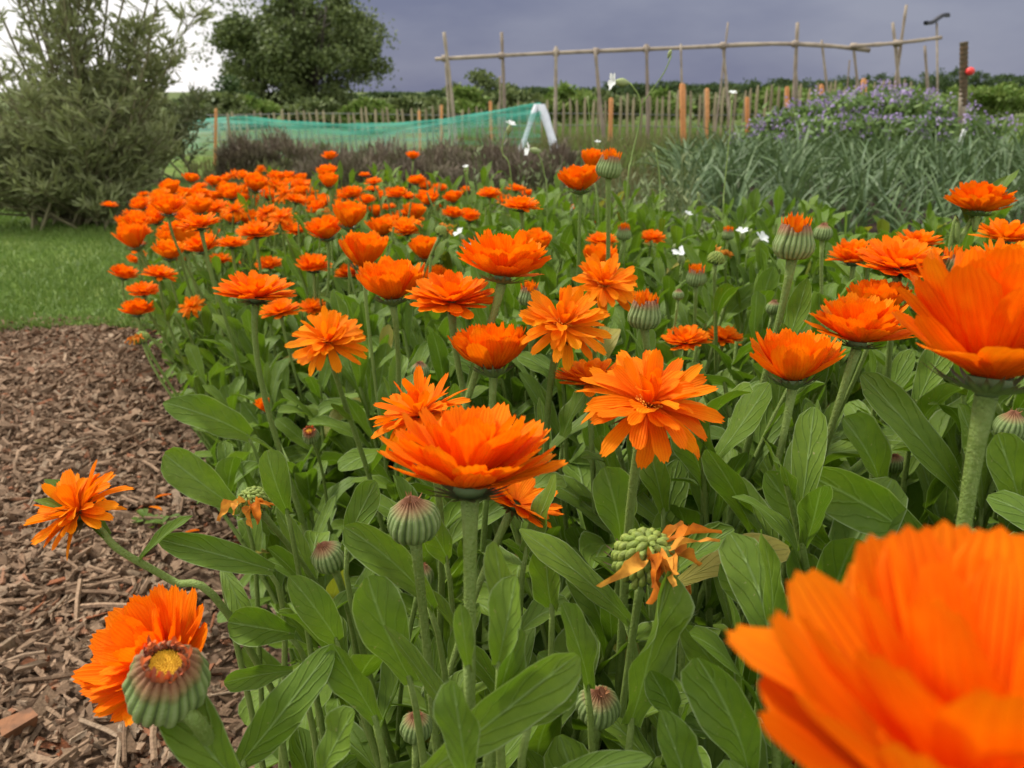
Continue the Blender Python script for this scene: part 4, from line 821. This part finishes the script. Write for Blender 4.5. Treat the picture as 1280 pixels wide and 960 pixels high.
bud(762, 209, 32, 'tip', .1, 0, 'opening bud with orange crown, rightmost of the three before the fence', 2.8)
bud(870, 347, 25, 'tip', 0, 0, 'little bud with bright orange crown among upright leaves', 2.2)
bud(910, 293, 15, 'tip', 0, 0, 'tiny bud with orange crown at the bare soil', 1.8)
bud(848, 368, 15, 'closed', 0, 0, 'tiny green bud below the bright orange crowned bud', 1.2)
bud(967, 384, 20, 'closed', 0, 0, 'green bud between two leaves above the deep orange cup', 1.6)
bud(525, 462, 24, 'closed', 0, .1, 'green bud half hidden in leaves left of the deep orange cup shaped bloom', 1.8)
bud(388, 544, 22, 'open', 0, .6, 'tiny spent bud with a yellow centre among leaves on the left', 1.6)
bud(526, 718, 34, 'closed', .1, 0, 'small green bud nested below the fat striped one', 1.6)
bud(1119, 578, 26, 'closed', -.2, .1, 'small bud with dark tip beside a long broad leaf on the right', 1.5)
bud(1264, 532, 42, 'closed', 0, 0, 'green bud behind the thick stem at the right edge', 2.1)
bud(540, 862, 26, 'closed', 0, .1, 'tiny green bud pointing up above the red flushed one', 1.2)
seedhead(806, 702, 84, .05, .30, 'withered marigold with green seeds and shrivelled orange petals on top', 9, 3.0)
seedhead(318, 630, 44, -.35, .35, 'seed head with brown withered petals on the left side of the bed', 6, 2.3)
seedhead(855, 762, 34, .0, -.2, 'shrivelled closed orange bloom hanging beside a broad leaf', 12, 1.5, seedy=False)
seedhead(178, 424, 20, -.3, .2, 'small withered bloom hanging at the left bed edge by the path', 5, 2.0)
seedhead(895, 325, 22, .1, .1, 'withered orange marigold drooping among the upright leaves', 7, 2.0)
seedhead(402, 268 , 14, .1, .1, 'tiny withered yellow bloom among the far marigolds', 6, 1.8)
seedhead(552, 291, 18, .5, .1, 'bent withered stalk with a drooping orange tip left of the white blooms', 6, 2.0)

# ------------------------------------------------------------ marigold foliage: one uncountable leafy mass
r = np.random.default_rng(77)
def templ(nr, nc, n):
    out = []
    for k in range(n):
        kind = int(r.random() < .2); wv = r.uniform(.26, .40) if kind == 0 else r.uniform(.22, .33)
        V, Fc, C = strip(1., leafprof(wv, kind), 0, 0, nr, nc, r=r); e0 = r.uniform(-.25, .25)
        V, Fc, C = strip(1., leafprof(wv, kind), R(r.uniform(0, 12)), R(r.uniform(-55, 30)), nr, nc, cupk=r.uniform(.0, .65), wave=r.uniform(.05, .22), twist=r.normal(0, .45), side=r.normal(0, .09), r=r, droop=-R(r.uniform(0, 40)))
        out.append((V, Fc, C))
    return out
TH = templ(13, 7, 44); TM = templ(7, 5, 30); TL = templ(4, 3, 24)
# long look-lines that must stay free so that near blooms stay clear of stray leaves
SE = np.array(SEEN)
def hides(V):
    q = V[::3]; dz = q - [0, 0, CZ]; dep = dz[:, 1] * cp - dz[:, 2] * sp
    if dep.min() < .17: return True
    X = 640 + dz[:, 0] / dep * F; Y = 480 - (dz[:, 1] * sp + dz[:, 2] * cp) / dep * F
    e = ((X[:, None] - SE[None, :, 0]) / SE[None, :, 2]) ** 2 + ((Y[:, None] - SE[None, :, 1]) / SE[None, :, 3]) ** 2
    return bool(((e < .85) & (dep[:, None] < SE[None, :, 4] + .01)).any()) and r.random() < .95
def shoot(g, x, y, H, lx, ly, lod, L0, nleaf):
    top = np.array([x + lx, y + ly, H]); P = bez([x, y, -.01], [x + lx * .1, y + ly * .1, H * .4], [x + lx * .6, y + ly * .6, H * .8], top, 9)
    tube(g, P, np.linspace(.0034, .0018, 9), 6 if lod == 2 else 4, [r.random(), .5, .35, 0], mat=1, cap=False)
    T = {2: TH, 1: TM, 0: TL}[lod]; a0 = r.uniform(0, 6.28); tone = r.random()
    for k in range(nleaf):
        f = .06 + .94 * (k + r.random() * .5) / nleaf; p = P[0] * 0 + np.array([np.interp(f, np.linspace(0, 1, 9), P[:, i]) for i in range(3)])
        az = a0 + k * 2.4 + r.normal(0, .3); el = R(np.interp(f, [0, .5, 1], [10, 35, 64]) + r.normal(0, 12)); L = L0 * np.interp(f, [0, .3, .75, 1], [.9, 1.15, .95, .55]) * r.uniform(.8, 1.2)
        V, Fc, C = T[r.integers(len(T))]; C = C.copy(); C[:, 0] = np.clip(tone * .5 + r.random() * .5, 0, 1); C[:, 3] = r.random()
        ce, se = math.cos(el), math.sin(el); Re = np.array([[ce, 0, -se], [0, 1, 0], [se, 0, ce]])
        Vw = (V * L) @ Re.T @ rotz(az).T + p
        if Vw[:, 0].min() < edge(Vw[:, 1].mean()) - .035 or hides(Vw): continue
        g.add(Vw, Fc, C)
g = G(); cnt = 0
pts = []
def poisson(n, d_, x0, x1, y0, y1, okf):
    cell = {}; out = []
    for _ in range(n):
        x, y = r.uniform(x0, x1), r.uniform(y0, y1)
        if not okf(x, y): continue
        i, j = int(x / d_ + 1000), int(y / d_ + 1000)
        if any((q[0] - x) ** 2 + (q[1] - y) ** 2 < d_ * d_ for a in (-1, 0, 1) for b in (-1, 0, 1) for q in cell.get((i + a, j + b), ())): continue
        cell.setdefault((i, j), []).append((x, y)); out.append((x, y))
    return out
def inbed(x, y): return edge(y) + .03 < x and y < far(x) and abs(x) < .70 * y + .42
for (x, y) in poisson(50000, .052, -1.4, 2.0, .04, 3.2, inbed):
    dist = math.hypot(x, y); de = x - edge(y)
    H = np.interp(dist, [.15, .36, .8, 1.2, 2., 3.], [.425, .445, .435, .41, .38, .35]) + r.normal(0, .025); H *= np.interp(de, [0, .10, .28], [.45, .75, 1.])
    if y < .13: H = min(H, .30)       # right beneath the camera
    lx = r.normal(0, .04) - (.03 if de < .12 else 0); ly = r.normal(0, .04)
    lod = 2 if dist < 1.05 else 1 if dist < 1.9 else 0
    shoot(g, x, y, H, lx, ly, lod, np.interp(dist, [.3, .6, 1.5], [.078, .086, .086]), 19 if lod else 11)
# the large leaves one can tell in the photo's foreground: base, tip, width in pixels, depth (None: at the bed's usual leaf height)
HL = [(515, 852, 460, 742, 62, .36), (542, 762, 446, 668, 46, .42), (630, 802, 636, 697, 40, .285), (622, 832, 652, 738, 46, .275), (525, 975, 682, 828, 70, .27), (585, 975, 572, 868, 56, .25), (788, 905, 824, 738, 78, None), (788, 778, 664, 681, 52, .40),
      (848, 728, 968, 687, 52, .40), (736, 862, 702, 772, 38, .36), (912, 858, 864, 788, 42, .36), (935, 965, 898, 834, 74, .30), (776, 682, 752, 602, 54, None), (1216, 642, 1080, 514, 46, None), (1168, 692, 1030, 598, 64, None), (942, 668, 903, 571, 36, None),
      (1036, 684, 966, 604, 46, None), (1102, 615, 1058, 538, 52, None), (472, 902, 424, 819, 50, .34), (398, 975, 438, 903, 48, .29), (300, 955, 394, 821, 52, .34), (310, 985, 212, 876, 64, .29), (342, 713, 214, 684, 38, .52), (276, 703, 309, 767, 26, .54),
      (368, 792, 296, 781, 46, .45), (422, 802, 369, 731, 44, .42), (366, 838, 291, 851, 30, .44), (762, 884, 681, 831, 36, .44), (586, 840, 571, 769, 24, .275), (1228, 642, 1208, 518, 54, None), (305, 642, 211, 588, 46, .66), (312, 545, 224, 499, 42, .8), (1284, 664, 1244, 566, 52, None),
      (690, 760, 690, 690, 40, None), (655, 905, 700, 850, 46, .29), (610, 905, 640, 800, 40, .272), (690, 975, 800, 948, 34, .28), (845, 900, 812, 855, 38, .33), (655, 690, 700, 615, 44, .45), (560, 700, 520, 640, 40, .46), (350, 900, 370, 830, 36, .38),
      (830, 640, 815, 560, 38, None), (880, 610, 860, 540, 36, None), (1010, 600, 1000, 520, 38, None), (1150, 560, 1180, 480, 40, None), (430, 690, 470, 620, 38, None), (360, 640, 330, 575, 36, None), (700, 560, 730, 500, 32, None), (950, 760, 905, 715, 42, .38), (860, 985, 830, 900, 50, .29)]
rh = np.random.default_rng(15)
for (xa, ya_, xb, yb, W_, dp) in HL:
    if dp is None: dp = (CZ - .425) / (sp + ((ya_ + yb) / 2 - 480) / F * cp)
    A_, B_ = at(xa, ya_, dp * 1.02), at(xb, yb, dp * .985); ex = B_ - A_; L = np.linalg.norm(ex); ex /= L
    up = np.array([0, -.75, .75]) + rh.normal(0, .22, 3); ey = np.cross(up, ex); ey /= np.linalg.norm(ey); ez = np.cross(ex, ey)
    a0 = rh.uniform(8, 26); wd_ = W_ / F * dp * 1.12
    V, Fc, C = strip(L * 1.16, leafprof(wd_ * .92, int(rh.random() < .15)), R(a0), R(-a0 * 1.1), 17, 9, cupk=rh.uniform(.05, .6), wave=rh.uniform(.08, .30), twist=rh.normal(0, .5), side=rh.normal(0, .09), r=rh)
    g.add(V @ np.stack([ex, ey, ez]) + A_, Fc, C, 0)
    q = A_ - ex * .02; b_ = np.array([A_[0] + rh.normal(0, .02), A_[1] + .03, 0]); tube(g, bez(A_ + ex * .004, q - [0, 0, .02], b_ + [0, 0, .2], b_, 10), np.linspace(.0014, .003, 10), 7, [rh.random(), .5, .35, 0], mat=1)
fol = g.obj('marigold_foliage', [M_leaf, M_stem]); tag(fol, 'dense green spoon shaped marigold leaves filling the flower bed', 'leaves', kind='stuff')


# fallen petals and a seedling on the path
M_fp = M_pet
for i, (px_, py_, l_) in enumerate([(208, 690, 'long orange petal lying on the bark path'), (186, 634, 'orange petal fallen near the small weed'), (228, 668, 'orange petal fallen beside the leaf tip'), (214, 618, 'curled orange petal on the dark mulch')]):
    rr = ray(px_, py_); p = np.array([0, 0, CZ]) + rr * ((CZ - .022) / -rr[2]); g = G(); q = np.random.default_rng(i)
    V, Fc, C = strip(.026, petprof(.007), R(12), R(-16), 6, 5, cupk=.5, tooth=.08, r=q); g.add(V @ rotz(q.uniform(0, 6.28)).T, Fc, C); tag(link('fallen_petal', g.mesh('fallen_petal', M_fp), None, p), l_, 'petal', 'orange petals fallen on the mulch')
rr = ray(196, 655); p = np.array([0, 0, CZ]) + rr * ((CZ - .01) / -rr[2]); root = thing('seedling', 'tiny green weed seedling growing through the bark path', 'weed', p); g = G(); q = np.random.default_rng(4)
for k in range(22):
    V, Fc, C = strip(q.uniform(.012, .024), leafprof(.010, 0), R(q.uniform(15, 60)), R(q.uniform(-20, 20)), 6, 5, cupk=.3, r=q); g.add(V @ rotz(q.uniform(0, 6.28)).T + [q.normal(0, .014), q.normal(0, .012), .004], Fc, C)
link('leaves', g.mesh('leaves', M_leaf), root)
rr = ray(22, 906); p = np.array([0, 0, CZ]) + rr * ((CZ - .02) / -rr[2]); g = G(); q = np.random.default_rng(8); V = UB * [.032, .024, .014] * (1 + q.normal(0, .18, (8, 3))); g.add(V @ rotz(.8).T, UF)
tag(link('bark_chunk', g.mesh('bark_chunk', mat('orange_bark', (.26, .11, .045), .85, noise=.8, ncol=(.12, .06, .03), nscale=60, bump=.6, bscale=200), False), None, p), 'thick orange brown chunk of bark in the bottom left corner', 'bark')

# ------------------------------------------------------------ white campion weeds
M_wh = mat('white_petals', (.78, .80, .76), .6, trans=.3); M_cal = mat('campion_calyx', (.22, .28, .10), .6, (.30, .34, .14))
def campion(label, D, main, blooms, stubs=()):
    a = at(*main[-1], D); root = thing('white_campion', label, 'wildflower', (a[0], a[1], 0), 'white campion flowers behind the bed'); o = np.array(root.location)
    P = [at(x, y, D) for x, y in main]; P.append(np.array([P[-1][0], P[-1][1], 0])); g = G(); tube(g, smoothpath(P, 24) - o, .0012, 6, [.3, 0, 0, 0])
    for s_ in stubs: tube(g, smoothpath([at(x, y, D) for x, y in s_], 10) - o, .0009, 5, [.3, 0, 0, 0])
    q = np.random.default_rng(int(main[0][0]))
    link('stem', g.mesh('stem', M_stem), root)
    for (x, y, W_, dx, dz, kind) in blooms:
        c = at(x, y, D) - o; s = W_ / F * D; ax = Vector((dx, -.35, dz)).normalized(); rot = frame(ax, q.uniform(0, 3)); R3 = np.array(rot)
        if kind:
            f = G()
            for k in range(5):
                V, Fc, C = strip(s * .62, lambda t: s * .19 * np.interp(t, [0, .4, .8, 1], [.3, .8, 1, .5]), R(38), R(5), 7, 7, tooth=.18, cupk=.1, r=q); f.add((V @ rotz(k * 1.2566 + q.normal(0, .15)).T) @ R3.T + c, Fc, C)
            link('petals', f.mesh('petals', M_wh), root)
        f = G(); an = np.linspace(0, 1, 8); v = np.array(ax); kk = 1 if kind else .9
        tube(f, c - v * s * (.02 + .95 * an[:, None]), s * kk * np.array([.10, .17, .22, .24, .22, .17, .10, .04]), 9, [.6, 0, 0, 0]); link('calyx', f.mesh('calyx', M_cal), root)
campion('tall white campion nodding high against the fence with a bud above it', 1.25, [(788, 104), (800, 125), (798, 160), (789, 200), (783, 262)], [(769, 102, 22, -1, .1, 1), (839, 62, 12, .3, 1, 0)], [[(839, 70), (830, 91), (815, 112), (800, 135)]])
campion('white campion in front of the brown shrubs, lower of two', 1.6, [(672, 190), (680, 215), (684, 270)], [(662, 187, 17, -1, .2, 1)])
campion('white campion in front of the green net end, upper of two', 1.7, [(632, 164), (628, 190), (640, 240)], [(638, 156, 14, .3, 1, 1)])
campion('white campion bud alone over the back of the bed', 1.9, [(583, 215), (588, 238), (590, 260)], [(582, 209, 8, 0, 1, 1)])
campion('pair of white campion blooms low among the marigold leaves', 1.4, [(580, 300), (590, 315), (592, 345)], [(574, 292, 15, -.5, .8, 1), (583, 309, 13, -.2, 1, 1)])
campion('single white campion beside an upright leaf at the back', 1.2, [(853, 325), (850, 345), (852, 372)], [(851, 317, 21, -.2, .9, 1), (844, 305, 8, .3, 1, 0)])
campion('two white campion blooms over the bare soil', 1.3, [(938, 298), (935, 320), (930, 350)], [(928, 290, 15, -.2, .9, 1), (951, 298, 19, .3, .5, 1), (940, 286, 9, .3, 1, 0)])
campion('white campion bud and slim stem behind the three marigolds', 1.4, [(746, 185), (742, 215), (748, 300)], [(747, 178, 8, 0, 1, 1), (735, 120, 9, 0, 1, 0)], [[(735, 125), (738, 160), (744, 195)]])
campion('slim campion stems with green buds over the leeks', 1.5, [(915, 125), (912, 170), (905, 240), (902, 290)], [(916, 117, 11, 0, 1, 1), (893, 275, 9, .4, 1, 0), (872, 240, 10, -.5, 1, 0)], [[(893, 280), (900, 300)], [(872, 245), (885, 262), (904, 280)]])
campion('campion with green seed pods between leeks and weeds', 1.6, [(820, 190), (825, 230), (822, 300)], [(818, 184, 10, -.2, 1, 0), (830, 250, 9, .6, .8, 0), (860, 268, 11, .3, 1, 1)], [[(830, 255), (826, 270)], [(860, 273), (850, 290), (835, 305)]])
